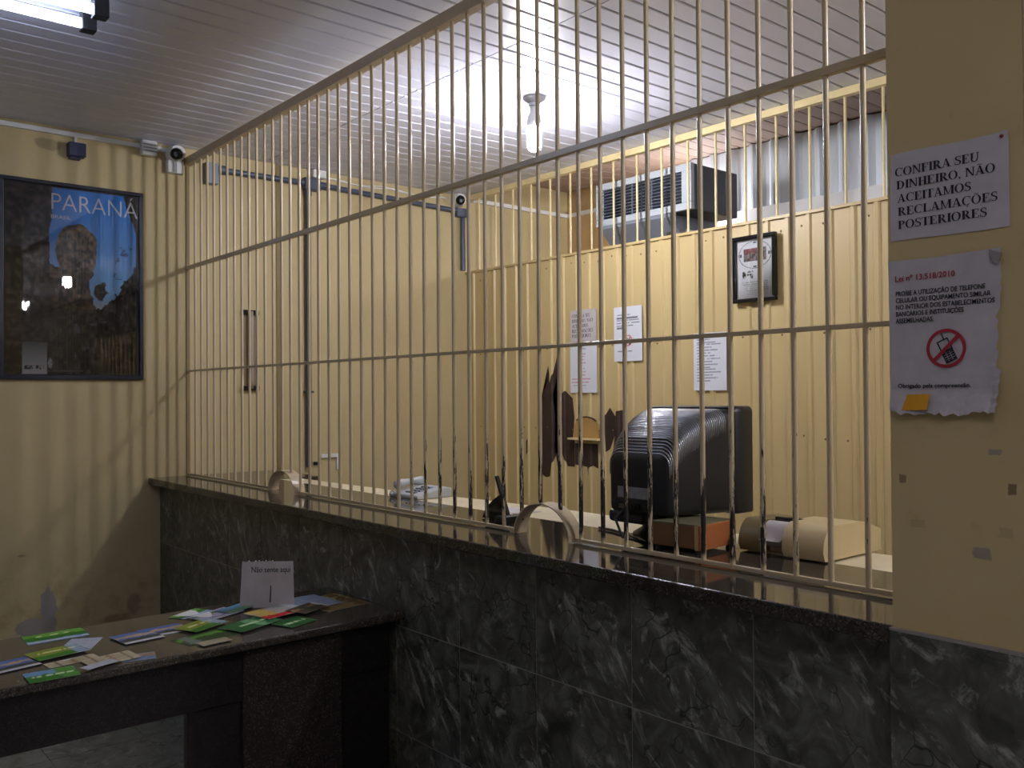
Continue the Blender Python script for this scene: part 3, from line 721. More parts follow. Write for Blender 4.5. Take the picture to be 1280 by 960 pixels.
# grey conduit run
cn = empty('conduit_run', (0.03, 1.2, 1.1), 'grey plastic conduit along and down the wall behind the grille', 'conduit')
box_obj('end_box', (0.0013, 0.06, 0.100, 0.180, 2.95, 3.085), M_GREYP, cn, bevel=0.005)
MB().tube([(0.033, 0.18, 3.052), (0.033, 0.24, 3.052)], 0.030, 14).build('coupling', M_PIPE, cn, smooth=True, auto=50)
MB().tube([(0.028, 0.24, 3.052), (0.028, 0.80, 3.058)], 0.019, 14).build('pipe', M_PIPE, cn, smooth=True, auto=50)
MB().tube([(0.028, 0.90, 3.058), (0.028, 1.5, 3.045), (0.028, 2.1, 3.03)], 0.019, 14).build('pipe', M_PIPE, cn, smooth=True, auto=50)
MB().tube([(0.028, 0.818, 3.0), (0.028, 0.818, 1.115)], 0.019, 14).build('pipe', M_PIPE, cn, smooth=True, auto=50)
box_obj('tee_box', (0.0013, 0.055, 0.785, 0.905, 3.01, 3.095), M_PIPE, cn, bevel=0.008)
MB().tube([(0.028, 0.818, 3.02), (0.028, 0.818, 2.975)], 0.025, 14).build('coupling', M_PIPE, cn, smooth=True, auto=50)
MB().tube([(0.028, 0.90, 3.055), (0.028, 0.97, 3.055)], 0.026, 14).build('coupling', M_PIPE, cn, smooth=True, auto=50)
box_obj('corner_box', (0.0013, 0.055, 2.07, 2.18, 2.985, 3.054), M_PIPE, cn, bevel=0.008)
MB().tube([(0.028, 2.145, 2.99), (0.028, 2.145, 2.57)], 0.019, 14).build('pipe', M_PIPE, cn, smooth=True, auto=50)
for z in (2.72, 1.62): box_obj('pipe_clip', (0.0013, 0.05, 0.79, 0.845, z, z + 0.016), M_PIPE, cn)
ws = empty('cable_box', (0.03, 0.9, 3.1), 'small white cable box where the grey conduit turns down', 'box')
box_obj('box_body', (0.0, 0.06, 0.845, 0.945, 3.10, 3.158), M_WHITE, ws, bevel=0.01)
wc = MB()
for k, ph in ((0, 0), (1, 0.8)):
    wc.tube([(0.012, 0.95 + 1.05 * t, 3.128 - 0.004 * k - 0.022 * math.sin(math.pi * ((t * 2.2 + ph) % 1))) for t in [i / 30 for i in range(31)]], 0.0045, 6)
wc = wc.build('loose_cable', M_WHITE, smooth=True); tag(wc, 'thin white cables sagging along the wall above the grey conduit', 'cable')
# pull handle bracket
hd = empty('pull_bar', (0.03, 0.4, 1.63), 'chrome and black pull handle on smoked plate on the left wall', 'handle')
M_SMOKE = plain('smoked_plate', lin(140, 122, 98), 0.25)
box_obj('plate', (0.004, 0.008, 0.352, 0.452, 1.66, 2.14), M_SMOKE, hd)
for z in (2.135, 1.64):
    box_obj('bracket', (0.0, 0.035, 0.345, 0.46, z, z + 0.03), M_BLACKG, hd, bevel=0.004)
    MB().lathe((0.0, 0.445, z + 0.016), [(0.012, 0), (0.012, 0.045), (0.008, 0.05)], 12, 0).build('bolt', M_CHROME, hd, smooth=True, auto=40)
MB().tube([(0.045, 0.40, 2.155), (0.048, 0.40, 2.1), (0.048, 0.40, 1.7), (0.045, 0.40, 1.65)], 0.012, 12).build('grip', plain('dull_chrome', lin(168, 158, 150), 0.35, 0.4), hd, smooth=True)
# bracket and little socket
ab = MB().prism([(0.915, 1.197), (1.06, 1.197), (1.06, 1.085), (1.035, 1.085), (1.035, 1.172), (0.915, 1.172)], 0, 0.0, 0.022)
ab = ab.build('angle_bracket', M_WHITE, bevel=0.003); tag(ab, 'small white angle bracket on wall low beside conduit', 'bracket')
sk = MB().box(0.0, 0.02, 0.862, 0.915, 1.125, 1.148).build('wall_socket', M_BLACK, bevel=0.003); tag(sk, 'tiny black socket at foot of the conduit', 'socket')

# ------------------------------------------------------------------ air conditioner on its tray
ac = empty('air_conditioner', (1.77, 2.5, 2.70), 'white window air conditioner with dark grid beyond upper opening', 'air conditioner')
x0, x1, yA, yB2, za, zb = 1.36, 2.165, 2.262, 2.74, 2.72, 3.005
M_ACW = plain('ac_white', lin(184, 190, 198), 0.4, var=0.04); M_ACG = plain('ac_grey_side', lin(86, 92, 100), 0.45)
box_obj('housing', (x0 + 0.006, x1 - 0.006, yA + 0.03, yB2, za, zb), M_ACG, ac, bevel=0.006)
for b in ((x0, x1, zb - 0.045, zb), (x0, x1, za, za + 0.045), (x0, x0 + 0.055, za + 0.045, zb - 0.045), (x1 - 0.075, x1, za + 0.045, zb - 0.045)):
    box_obj('face_frame', (b[0], b[1], yA, yA + 0.035, b[2], b[3]), M_ACW, ac, bevel=0.005)
box_obj('recess', (x0 + 0.05, x1 - 0.07, yA + 0.022, yA + 0.03, za + 0.04, zb - 0.04), plain('ac_dark', lin(22, 28, 46), 0.5), ac)
for k in range(9):
    z = za + 0.062 + k * 0.0205
    box_obj('louvre', (x0 + 0.055, x1 - 0.075, yA + 0.008, yA + 0.02, z, z + 0.0028), M_GREYP, ac)
for k in range(7):
    x = x0 + 0.145 + k * 0.083
    box_obj('mullion', (x, x + 0.005, yA + 0.012, yA + 0.022, za + 0.045, zb - 0.045), M_GREYP, ac)
tr = empty('support_tray', (1.75, 2.5, 2.57), 'grey metal tray carrying the air conditioner on rear wall', 'tray')
MB().prism([(2.262, 2.718), (2.262, 2.70), (2.40, 2.566), (2.72, 2.566), (2.72, 2.718)], 0, 1.40, 2.0).build('tray_body', M_GREYP, tr)
box_obj('arm', (1.98, 2.03, 2.25, 2.72, 2.566, 2.60), M_CHROME, tr)
box_obj('arm', (2.09, 2.13, 2.25, 2.72, 2.566, 2.60), M_CHROME, tr)

# ------------------------------------------------------------------ notices on the rear wall and framed certificate
YW = YB - 0.0145
ce = empty('framed_certificate', (2.67, YW, 2.105), 'black framed certificate high on the ribbed rear wall', 'picture')
x0, x1, z0, z1 = 2.527, 2.812, 2.105, 2.478; f = 0.022
for b in ((x0, x1, z0, z0 + f), (x0, x1, z1 - f, z1), (x0, x0 + f, z0 + f, z1 - f), (x1 - f, x1, z0 + f, z1 - f)):
    box_obj('frame_bar', (b[0], b[1], YW - 0.028, YW - 0.001, b[2], b[3]), M_BLACKG, ce, bevel=0.004)
def cert_fn(u, v):
    c = np.tile(L3(222, 224, 228), (len(u), 1))
    r = np.hypot((u - 0.5) / 0.44, (v - 0.74) / 0.235); c = mixc(((r < 1) & (r > 0.965)).astype(float), c, L3(40, 40, 52))
    ang = np.arctan2((v - 0.74) / 0.235, (u - 0.5) / 0.44)
    c = mixc(((r < 0.92) & (r > 0.82) & (np.cos(ang * 4) > 0.88)).astype(float), c, L3(60, 60, 72))
    n = fbm(u * 22, v * 30, 2)
    k = inrect(u, v, 0.2, 0.8, 0.63, 0.85); pic = mixc(np.clip(n * 1.8 - .4, 0, 1), L3(40, 40, 56), L3(168, 150, 150))
    pic = np.where(((v > 0.77) & (u < 0.55))[:, None], mixc(np.clip(n * 1.4 - .3, 0, 1), L3(100, 40, 50), L3(190, 130, 130)), pic); c = np.where((k > 0)[:, None], pic, c)
    k = inrect(u, v, 0.16, 0.44, 0.34, 0.44) * (fbm(u * 26, v * 22, 6) > 0.48) * (np.abs(v - 0.37) < 0.05); c = mixc(k, c, L3(30, 38, 42))
    k = inrect(u, v, 0.16, 0.24, 0.33, 0.47) * (fbm(u * 16, v * 12, 16) > 0.45); c = mixc(k, c, L3(30, 38, 42))
    k = inrect(u, v, 0.30, 0.45, 0.445, 0.475) * (fbm(u * 60, v * 60, 7) > 0.45); c = mixc(k, c, L3(90, 96, 100))
    for i, z in enumerate((0.27, 0.235, 0.2, 0.165, 0.13)):
        k = inrect(u, v, 0.15 + 0.06 * (i > 1), 0.85, z, z + 0.012) * (vnoise(u * 50, v * 0 + i, 4) > 0.3); c = mixc(k * 0.6, c, L3(110, 112, 118))
    return c
cp = print_sheet('certificate_print', x1 - x0 - 2 * f, z1 - z0 - 2 * f, cert_fn, 80, 110, M_PRINT, ce)
cp.rotation_euler = (math.pi / 2, 0, 0); cp.location = (x0 + f - 2.67, -0.006, f)
box_obj('glass_pane', (x0 + f - 0.002, x1 - f + 0.002, YW - 0.0115, YW - 0.010, z0 + f - 0.002, z1 - f + 0.002), m_glass('flat_glass', 0.01, 0.02), ce)

def lines_fn(rows, ink, bg=(222, 224, 232), red=(), icon=None):
    def fn(u, v):
        c = np.tile(L3(*bg), (len(u), 1))
        for i, (a, b, z, h) in enumerate(rows):
            k = inrect(u, v, a, b, z, z + h) * (vnoise(u * 38, v * 0 + i * 3.7, 4) > 0.22)
            c = mixc(k * 0.85, c, L3(186, 70, 84) if i in red else L3(*ink))
        if icon:
            cx, cz, r = icon; d = np.hypot((u - cx), (v - cz) * 1.46)
            c = mixc(((d < r) & (d > r * 0.8)).astype(float), c, L3(180, 50, 60))
            c = mixc(((d < r * .8) & (np.abs((u - cx) + (v - cz) * 1.46) < r * 0.35)).astype(float), c, L3(50, 50, 58))
            c = mixc(((d < r * .8) & (np.abs((u - cx) - (v - cz) * 1.46) < r * 0.14)).astype(float), c, L3(180, 50, 60))
        return c
    return fn
def wall_sheet(name, x0, x1, z0, z1, fn, label, nx=44, ny=60):
    o = print_sheet(name, x1 - x0, z1 - z0, fn, nx, ny, M_PRINTM, None, 0.0008)
    o.rotation_euler = (math.pi / 2, 0, 0); o.location = (x0, YW, z0); return tag(o, label, 'notice')
n1 = empty('paper_notice', (1.185, YW, 1.955), 'landscape notice of bold capitals, topmost sheet at left on rear wall', 'notice')
box_obj('sheet', (1.185, 1.43, YW - 0.0008, YW, 1.955, 2.168), M_PAPER, n1)
mb = MB()
for s_, zz, ww in (('CONFIRA SEU', 2.118, 0.175), ('DINHEIRO, NÃO', 2.084, 0.20), ('ACEITAMOS', 2.050, 0.155), ('RECLAMAÇÕES', 2.016, 0.20), ('POSTERIORES', 1.982, 0.18)):
    serif_line(mb, s_, 1.20, zz, 0.023, ww, YW - 0.0012)
mb.build('lettering', M_INK, n1)
wall_sheet('paper_notice', 1.18, 1.432, 1.609, 1.935, lines_fn([(0.3, 0.6, 0.90, 0.02)] + [(0.38, 0.58 - 0.02 * (i % 3), 0.80 - 0.062 * i, 0.014) for i in range(8)] + [(0.05, 0.75, 0.27, 0.014), (0.05, 0.70, 0.21, 0.014), (0.1, 0.6, 0.15, 0.014)], (150, 150, 165), red=(1, 2, 3, 4, 5, 6, 7, 8, 9, 10)),
           'portrait price list with faint red lines hung below landscape notice')
wall_sheet('paper_notice', 1.59, 1.83, 1.808, 2.158, lines_fn([(0.12, 0.6, 0.84, 0.02), (0.1, 0.85, 0.78, 0.02), (0.1, 0.9, 0.735, 0.02), (0.1, 0.92, 0.69, 0.02), (0.1, 0.7, 0.645, 0.02), (0.1, 0.4, 0.60, 0.02), (0.12, 0.7, 0.17, 0.016)], (70, 70, 90), icon=(0.5, 0.38, 0.15)),
           'small white notice with red prohibition circle on rear wall')
wall_sheet('paper_notice', 2.233, 2.468, 1.616, 1.953, lines_fn([(0.1, 0.5 + 0.4 * ((i * 7) % 5) / 5, 0.88 - 0.048 * i, 0.016) for i in range(16)], (92, 92, 110)),
           'dense typed white sheet above the monitor on rear wall')
# teller hatch
ha = empty('teller_hatch', (1.33, YB - 0.02, 1.29), 'arched brown hatch with cream sill among flaked paint', 'hatch')
n = 14; ax = [(1.33 + 0.115 * math.cos(math.pi * i / n), 1.375 + 0.068 * math.sin(math.pi * i / n)) for i in range(n + 1)]
MB().prism([(1.445, 1.305)] + ax + [(1.215, 1.305)], 1, YB - 0.020, YB - 0.013).build('hatch_panel', plain('hatch_brown', lin(176, 140, 82), 0.5), ha)
mb = MB(); ob = [(1.33 + 0.119 * math.cos(math.pi * i / n), 1.377 + 0.074 * math.sin(math.pi * i / n)) for i in range(n + 1)]
mb.prism(ob[3:n - 2] + ax[3:n - 2][::-1], 1, YB - 0.022, YB - 0.012)
mb.f = [f_ for f_ in mb.f if len(f_) == 4]; m = len(ob[3:n - 2])
for i in range(m - 1):
    for o0 in (0, 2 * m): mb.f.append((o0 + i, o0 + i + 1, o0 + 2 * m - 2 - i, o0 + 2 * m - 1 - i))
mb.build('arch_edge', M_BARE, ha)
box_obj('sill', (1.19, 1.47, YB - 0.06, YB - 0.012, 1.292, 1.305), M_YEL, ha, bevel=0.002)

# ------------------------------------------------------------------ things on the counter and desk
ZT = 1.11
# wooden box
wx = empty('wooden_box', (3.79, 0.21, ZT), 'small reddish wooden box under the black monitor', 'box')
M_WOOD = m_wood('reddish_wood', lin(150, 84, 46), lin(184, 112, 66), 0.4, (8, 8, 1.5)); M_WOODD = m_wood('brown_wood', lin(104, 70, 42), lin(134, 94, 58), 0.4, (1.5, 8, 8))
RB = Matrix.Rotation(0.08, 4, 'Z')
def rbox(name, b, mat, bev=0.0):
    o = MB().box(*b).build(name, mat, None, bevel=bev, base=(0, 0, 0)); o.parent = wx; return o
rbox('body', (-0.092, 0.078, -0.098, 0.10, 0.014, 0.084), M_WOODD, 0.003)
rbox('end_panel', (0.078, 0.088, -0.10, 0.10, 0.012, 0.088), M_WOOD, 0.002)
rbox('edge_post', (0.066, 0.079, -0.101, -0.097, 0.012, 0.088), plain('light_wood', lin(196, 160, 110), 0.5))
rbox('lid', (-0.093, 0.08, -0.10, 0.10, 0.084, 0.089), plain('worn_green_lid', lin(110, 106, 78), 0.5), 0.001)
for q in ((-0.08, -0.085), (0.068, -0.085), (-0.08, 0.085), (0.068, 0.085)):
    o = MB().lathe((q[0], q[1], 0), [(0.008, 0), (0.008, 0.014)], 10).build('foot', M_BLACK, None, base=(0, 0, 0)); o.parent = wx
wx.rotation_euler = (0, 0, 0.08)
# monitor
mo = empty('monitor', (3.61, 0.34, ZT), 'black tube monitor seen from behind with ribbed curved top', 'monitor')
ZM = 1.203
def rr(xc, w, zb, zt, y, r, n=5):
    pts = []
    for cx, cz, a0 in ((xc + w - r, zt - r, 0), (xc - w + r, zt - r, 90), (xc - w + r * .5, zb + r * .5, 180), (xc + w - r * .5, zb + r * .5, 270)):
        q = r if a0 < 180 else r * .5
        for i in range(n + 1):
            a = math.radians(a0 + 90 * i / n); pts.append((cx + q * math.cos(a), y, cz + q * math.sin(a)))
    return pts
XM = 3.61
sec = [(0.145, 0.118, ZM + 0.008, 1.375, 0.03), (0.150, 0.126, ZM + 0.004, 1.400, 0.04), (0.18, 0.134, ZM + 0.002, 1.452, 0.05), (0.22, 0.144, ZM + 0.001, 1.492, 0.06), (0.27, 0.155, ZM, 1.520, 0.06),
       (0.33, 0.166, ZM, 1.537, 0.05), (0.40, 0.176, ZM, 1.545, 0.035), (0.42, 0.178, ZM, 1.546, 0.03)]
shell = MB().loft([rr(XM, w_, zb_, zt_, y_, r_) for y_, w_, zb_, zt_, r_ in sec]).build('back_shell', M_BLACK, mo, smooth=True, auto=50)
MB().loft([rr(XM, 0.184, ZM - 0.004, 1.552, 0.42, 0.02), rr(XM, 0.190, ZM - 0.006, 1.556, 0.43, 0.02), rr(XM, 0.190, ZM - 0.006, 1.556, 0.51, 0.02), rr(XM, 0.184, ZM, 1.55, 0.518, 0.02)]).build('bezel', M_BLACK, mo, smooth=True, auto=50)
box_obj('screen', (XM - 0.15, XM + 0.15, 0.518, 0.522, ZM + 0.05, 1.515), M_BLACKG, mo, bevel=0.01)
M_RIB = plain('sheen_vent_rib', lin(170, 172, 180), 0.2, 0.7)  # pale metallic tone puts the bulb's highlight into the rib colour
def interp(y):
    for a, b in zip(sec, sec[1:]):
        if a[0] <= y <= b[0]:
            t = (y - a[0]) / (b[0] - a[0]); return [p + (q - p) * t for p, q in zip(a, b)]
y = 0.152
while y < 0.385:
    _, w_, zb_, zt_, r_ = interp(y)
    top = [(p[0], p[2]) for p in rr(XM, w_ + 0.0022, zb_, zt_ + 0.0022, 0, r_, 6)][:14]
    low = 0.035 + 0.10 * min(1, max(0, (y - 0.15) / 0.2)) * 0
    pts = [(top[0][0], top[0][1] - 0.0 - low)] + top + [(top[-1][0], top[-1][1] - low)]
    MB().tube([(p[0], y, p[1]) for p in pts], 0.0028, 5).build('vent_rib', M_RIB, shell, smooth=True)
    y += 0.0056 + 0.012 * (y - 0.15)
box_obj('rating_label', (XM - 0.09, XM + 0.045, 0.1445, 0.1455, 1.255, 1.292), plain('grey_label', lin(132, 132, 136), 0.5, var=0.25, sc=60), shell)
for k in range(3): box_obj('connector', (XM - 0.08 + 0.055 * k, XM - 0.045 + 0.055 * k, 0.136, 0.146, 1.218, 1.238), M_BLACKG, shell, bevel=0.002)
MB().lathe((XM - 0.03, 0.33, ZT), [(0.12, 0), (0.12, 0.012), (0.09, 0.03), (0.07, 0.07), (0.08, ZM - ZT + 0.004)], 28).build('swivel_base', M_BLACK, mo, smooth=True, auto=40)
MB().box(XM - 0.16, XM - 0.005, 0.17, 0.36, 1.165, ZM + 0.004).build('cable_cover', M_BLACK, mo, bevel=0.012)
cb = MB().tube([(XM - 0.05, 0.15, 1.225), (XM - 0.06, 0.10, 1.19), (XM - 0.02, 0.09, 1.135), (XM + 0.04, 0.14, ZT + 0.006), (XM - 0.05, 0.2, ZT + 0.006), (XM - 0.22, 0.26, ZT + 0.006), (XM - 0.3, 0.27, ZT + 0.006)], 0.005, 8).build('cable', M_BLACK, mo, smooth=True)
# printing calculator
M_BEIGE = plain('beige_plastic', lin(206, 184, 138), 0.3, var=0.04); M_OLIVE = plain('olive_plastic', lin(120, 106, 68), 0.4)
pc = empty('receipt_printer', (4.05, 0.42, ZT), 'beige receipt printer with curled white paper near the pillar', 'printer')
def nose(x0, x1, y0, y1, h, n=8):
    pr_ = [(y0 + 0.055 - 0.055 * math.sin(math.pi / 2 * i / n), ZT + 0.005 + h - 0.075 * (1 - math.cos(math.pi / 2 * i / n))) for i in range(n + 1)]
    return MB().prism([(y1, ZT + 0.005), (y1, ZT + h - 0.03)] + [(y1 - 0.1, ZT + h)] + pr_ + [(y0 + 0.01, ZT + 0.005)], 0, x0, x1)
nose(4.075, 4.21, 0.255, 0.585, 0.10).build('right_cover', M_BEIGE, pc, smooth=True, auto=40)
nose(3.915, 3.985, 0.265, 0.585, 0.095).build('left_cover', M_OLIVE, pc, smooth=True, auto=40)
box_obj('middle_body', (3.98, 4.08, 0.33, 0.585, ZT, ZT + 0.085), M_BEIGE, pc, bevel=0.004)
MB().tube([(3.99, 0.325, ZT + 0.058), (4.07, 0.325, ZT + 0.058)], 0.040, 20).build('paper_roll', M_PAPER, pc, smooth=True, auto=50)
mb = MB(); q = [(0.285 - 0.004 * i, ZT + 0.075 - 0.0085 * i + 0.0006 * i * i) for i in range(8)]
for a, b in zip(q, q[1:]): mb.quad((3.995, a[0], a[1]), (4.065, a[0], a[1]), (4.065, b[0], b[1]), (3.995, b[0], b[1]))
mb.build('paper_strip', M_PAPER, pc)
box_obj('cutter_bar', (3.985, 4.075, 0.36, 0.37, ZT + 0.085, ZT + 0.105), M_BLACK, pc)
# telephone
ph = empty('telephone', (1.97, 0.40, ZT), 'pale grey desk telephone behind the grille', 'telephone')
M_PH = plain('pale_grey_plastic', lin(186, 190, 194), 0.35)
MB().prism([(0.30, ZT), (0.50, ZT), (0.50, ZT + 0.044), (0.46, ZT + 0.048), (0.30, ZT + 0.018)], 0, 1.86, 2.10).build('base', M_PH, ph, bevel=0.006)
MB().tube([(1.89, 0.315 + 0.17 * t, ZT + 0.052 + 0.010 * math.sin(math.pi * t) + 0.01 * t) for t in [i / 8 for i in range(9)]], [0.020, 0.024, 0.02, 0.015, 0.014, 0.015, 0.02, 0.024, 0.020], 12).build('handset', M_PH, ph, smooth=True)
for i in range(3):
    for j in range(4): box_obj('key', (1.96 + 0.03 * i, 1.98 + 0.03 * i, 0.325 + 0.03 * j, 0.342 + 0.03 * j, ZT + 0.0225 + 0.0056 * j, ZT + 0.0305 + 0.0056 * j), M_GREYP, ph)
cd = MB().tube([(1.885 + 0.06 * t + 0.006 * math.cos(t * 60), 0.31 - 0.04 * math.sin(math.pi * t), ZT + 0.035 - 0.022 * math.sin(math.pi * t) + 0.006 * math.sin(t * 60)) for t in [i / 60 for i in range(61)]], 0.003, 5).build('cord', M_PH, ph, smooth=True)
# tilted black holder
bh = empty('card_holder', (2.93, 0.15, ZT), 'thin black tilted card holder beside the larger arch', 'holder')
MB().prism([(2.945, ZT + 0.01), (2.962, ZT + 0.012), (2.888, ZT + 0.175), (2.875, ZT + 0.172)], 1, 0.135, 0.15).build('tilted_panel', M_BLACK, bh, bevel=0.002)
MB().prism([(2.93, ZT + 0.045), (2.905, ZT + 0.105), (2.86, ZT + 0.08), (2.82, ZT + 0.05), (2.79, ZT + 0.004), (2.83, ZT + 0.0), (2.92, ZT + 0.0)], 1, 0.14, 0.16).build('side_flap', M_BLACKG, bh, bevel=0.002)
box_obj('foot', (2.93, 2.99, 0.09, 0.20, ZT, ZT + 0.028), M_BLACK, bh, bevel=0.006)
# sheet of paper on the desk
pp = MB().box(2.60, 2.80, 0.33, 0.45, 1.108, 1.1095).build('loose_paper', M_PAPER); tag(pp, 'white sheet lying flat on desk left of black holder', 'paper')

# ------------------------------------------------------------------ notices on the pillar
YP = -0.2455
nb = empty('paper_notice', (4.79, YP, 1.913), 'white landscape notice in bold capitals high on the pillar', 'notice')
mb = MB(); n = 12
ztop = lambda u: 2.0945 + 0.0015 * math.sin(u * 7); zbot = lambda u: 1.9130 + 0.0012 * math.sin(u * 5 + 1)
yo = lambda u, v: YP - 0.0012 - 0.0015 * abs(math.sin(u * 6 + v * 3)) - (0.004 * max(0, u - 0.9) * max(0, v - 0.85) * 60)
for i in range(n):
    for j in range(n):
        c = []
        for a, b in ((i, j), (i + 1, j), (i + 1, j + 1), (i, j + 1)):
            u, v = a / n, b / n; c.append((4.6725 + 0.2325 * u, yo(u, v), zbot(u) + (ztop(u) - zbot(u)) * v))
        mb.quad(*c)
mb.build('sheet', M_PAPER, nb, smooth=True)
mb = MB(); k = 0.2325 / 790
for s_, zz, xa, ww in (('CONFIRA SEU', 2.0475, 145, 573), ('DINHEIRO, NÃO', 2.0205, 155, 663), ('ACEITAMOS', 1.9925, 160, 505), ('RECLAMAÇÕES', 1.965, 163, 667), ('POSTERIORES', 1.9375, 163, 600)):
    serif_line(mb, s_, 4.6725 + (xa - 108) * k, zz, 0.0172, ww * k, YP - 0.0042)
mb.build('lettering', M_INK, nb)
pin = MB().lathe((4.893, YP - 0.004, 2.086), [(0.0035, 0), (0.003, 0.003), (0.001, 0.004)], 10, 1, -1).build('pin', M_RED, nb, smooth=True)

nl = empty('torn_notice', (4.78, YP, 1.55), 'torn curling white notice with red no-phone symbol on the pillar', 'notice')
mb = MB(); nx, ny = 26, 36
rnd = random.Random(7)
rt = [rnd.uniform(-0.004, 0.003) for _ in range(ny + 1)]; bt = [rnd.uniform(-0.004, 0.005) for _ in range(nx + 1)]
def sheet2(i, j):
    u, v = i / nx, j / ny
    xr = 4.889 + rt[j] - (0.008 if 0.25 < v < 0.62 else 0.0)
    zt = 1.873 - 0.002 * math.sin(u * 4); zb = 1.5535 + bt[i] + (0.010 * max(0, (0.15 - u) / 0.15)) + (0.004 if u > 0.72 else 0)
    x = 4.6655 + 0.004 * (1 - v) * (u < 0.1) + (xr - 4.6655) * u; z = zb + (zt - zb) * v
    y = YP - 0.0016 - 0.0012 * abs(math.sin(u * 5 + v * 7)) - 0.020 * max(0, 0.12 - v) / 0.12 * (0.4 + 0.6 * abs(math.sin(u * 9))) - (0.022 if v < 0.35 else 0.002) * max(0, (u - 0.90) / 0.10) ** 1.5 * (0.5 + 0.5 * math.sin(v * 11 + 1)) - 0.012 * max(0, (0.08 - u) / 0.08) * max(0, 0.3 - v)
    return (x, y, z)
for i in range(nx):
    for j in range(ny): mb.quad(sheet2(i, j), sheet2(i + 1, j), sheet2(i + 1, j + 1), sheet2(i, j + 1))
mb.build('sheet', M_PAPERW, nl, smooth=True)
MB().prism([(4.870, 1.872), (4.893, 1.862), (4.887, 1.843), (4.874, 1.852)], 1, YP - 0.012, YP - 0.010).build('curled_corner', plain('paper_underside', lin(150, 140, 134), 0.8), nl)
yt = YP - 0.0048 - nl.location.y
lx = lambda x: x - nl.location.x
lz = lambda z: z - nl.location.z
text('Lei nº 13.518/2010', 0.0165, M_RED, nl, (lx(4.681), yt, lz(1.8285)), 'front', width=0.122, bold=0.0002)
for i, s_ in enumerate(('PROÍBE A UTILIZAÇÃO DE TELEFONE', 'CELULAR OU EQUIPAMENTO SIMILAR', 'NO INTERIOR DOS ESTABELECIMENTOS', 'BANCÁRIOS E INSTITUIÇÕES', 'ASSEMELHADAS.')):
    text(s_, 0.0136, M_INK, nl, (lx(4.682), yt, lz(1.7985 - 0.0141 * i)), 'front', width=(0.178, 0.188, 0.195, 0.137, 0.078)[i], bold=0.00016)
text('Obrigado pela compreensão.', 0.0122, M_INK, nl, (lx(4.685), yt - 0.0005, lz(1.608)), 'front', width=0.146, bold=0.0002)
cx, cz, r = 4.784, 1.686, 0.039; mb = MB(); n = 36
for i in range(n):
    a, b = 2 * math.pi * i / n, 2 * math.pi * (i + 1) / n
    mb.quad(*[(cx + q * math.cos(t), YP - 0.0050, cz + q * math.sin(t)) for q, t in ((r, a), (r, b), (r - 0.0065, b), (r - 0.0065, a))])
d = 0.0235; e = 0.0026
mb.quad((cx - d - e, YP - 0.0056, cz - d + e), (cx - d + e, YP - 0.0056, cz - d - e), (cx + d + e, YP - 0.0056, cz + d - e), (cx + d - e, YP - 0.0056, cz + d + e))
mb.build('prohibition_ring', M_RED, nl)
mb = MB(); ca, sa = math.cos(0.42), math.sin(0.42)
def pr2(x, z):
    x *= 1.25; z *= 1.25
    return (cx + x * ca - z * sa, YP - 0.0053, cz + x * sa + z * ca)
def rc(a, b, c, d_): mb.quad(pr2(a, c), pr2(b, c), pr2(b, d_), pr2(a, d_))
rc(-0.0095, -0.0075, -0.004, 0.015); rc(0.0075, 0.0095, -0.004, 0.015); rc(-0.0095, 0.0095, 0.013, 0.015); rc(-0.0095, 0.0095, -0.006, -0.003); rc(0.002, 0.004, 0.015, 0.024)
for i in range(3):
    for j in range(4): rc(-0.0085 + 0.0061 * i, -0.0040 + 0.0061 * i, -0.0205 + 0.0038 * j, -0.0180 + 0.0038 * j)
rc(-0.0095, -0.0082, -0.0215, -0.004); rc(0.0082, 0.0095, -0.0215, -0.004); rc(-0.0095, 0.0095, -0.023, -0.0208)
mb.build('phone_symbol', M_INK, nl)
sn = MB(); q = [(4.700, 1.562), (4.751, 1.563), (4.757, 1.595), (4.710, 1.594)]
sn.quad(*[(x, YP - 0.0175 - (0.004 if i < 2 else 0), z) for i, (x, z) in enumerate(q)]); sn.quad(*[(x, YP - 0.0165 - (0.004 if i < 2 else 0), z) for i, (x, z) in enumerate(q)])
sn = sn.build('sticky_note', plain('amber_note', lin(226, 160, 20), 0.6)); tag(sn, 'amber sticky note stuck at foot of the torn notice', 'sticky note')

# ------------------------------------------------------------------ granite table and its leaflets
tb = empty('granite_table', (2.43, -1.3, 0), 'dark granite table against the counter, strewn with leaflets', 'table')
TX0, TX1, TY0, TY1, TZ = 2.13, 2.722, -2.7, -0.182, 0.78
box_obj('table_top', (TX0, TX1, TY0, TY1, TZ - 0.03, TZ), M_TGRAN, tb, bevel=0.007)
box_obj('apron', (2.60, 2.665, TY0 + 0.05, TY1 - 0.03, 0.568, TZ - 0.03), M_TDARK, tb, bevel=0.002)
box_obj('apron', (2.18, 2.22, TY0 + 0.05, TY1 - 0.03, 0.568, TZ - 0.03), M_TDARK, tb, bevel=0.002)
for a, b in ((-0.985, -0.80), (-2.45, -2.27)): box_obj('leg', (2.622, 2.655, a, b, 0.0, 0.568), M_TDARK, tb, bevel=0.002)
box_obj('front_panel', (2.60, 2.672, -0.80, -0.425, 0.0, 0.735), m_granite('speckled_granite', lin(60, 50, 48), lin(96, 84, 78), lin(34, 28, 28), 0.35), tb, bevel=0.002)
box_obj('leg', (2.622, 2.655, -0.425, -0.212, 0.0, 0.568), M_TDARK, tb, bevel=0.002)
for y in (-0.46, -2.66): box_obj('cross_panel', (2.19, 2.60, y, y + 0.03, 0.0, 0.75), M_TDARK, tb, bevel=0.002)

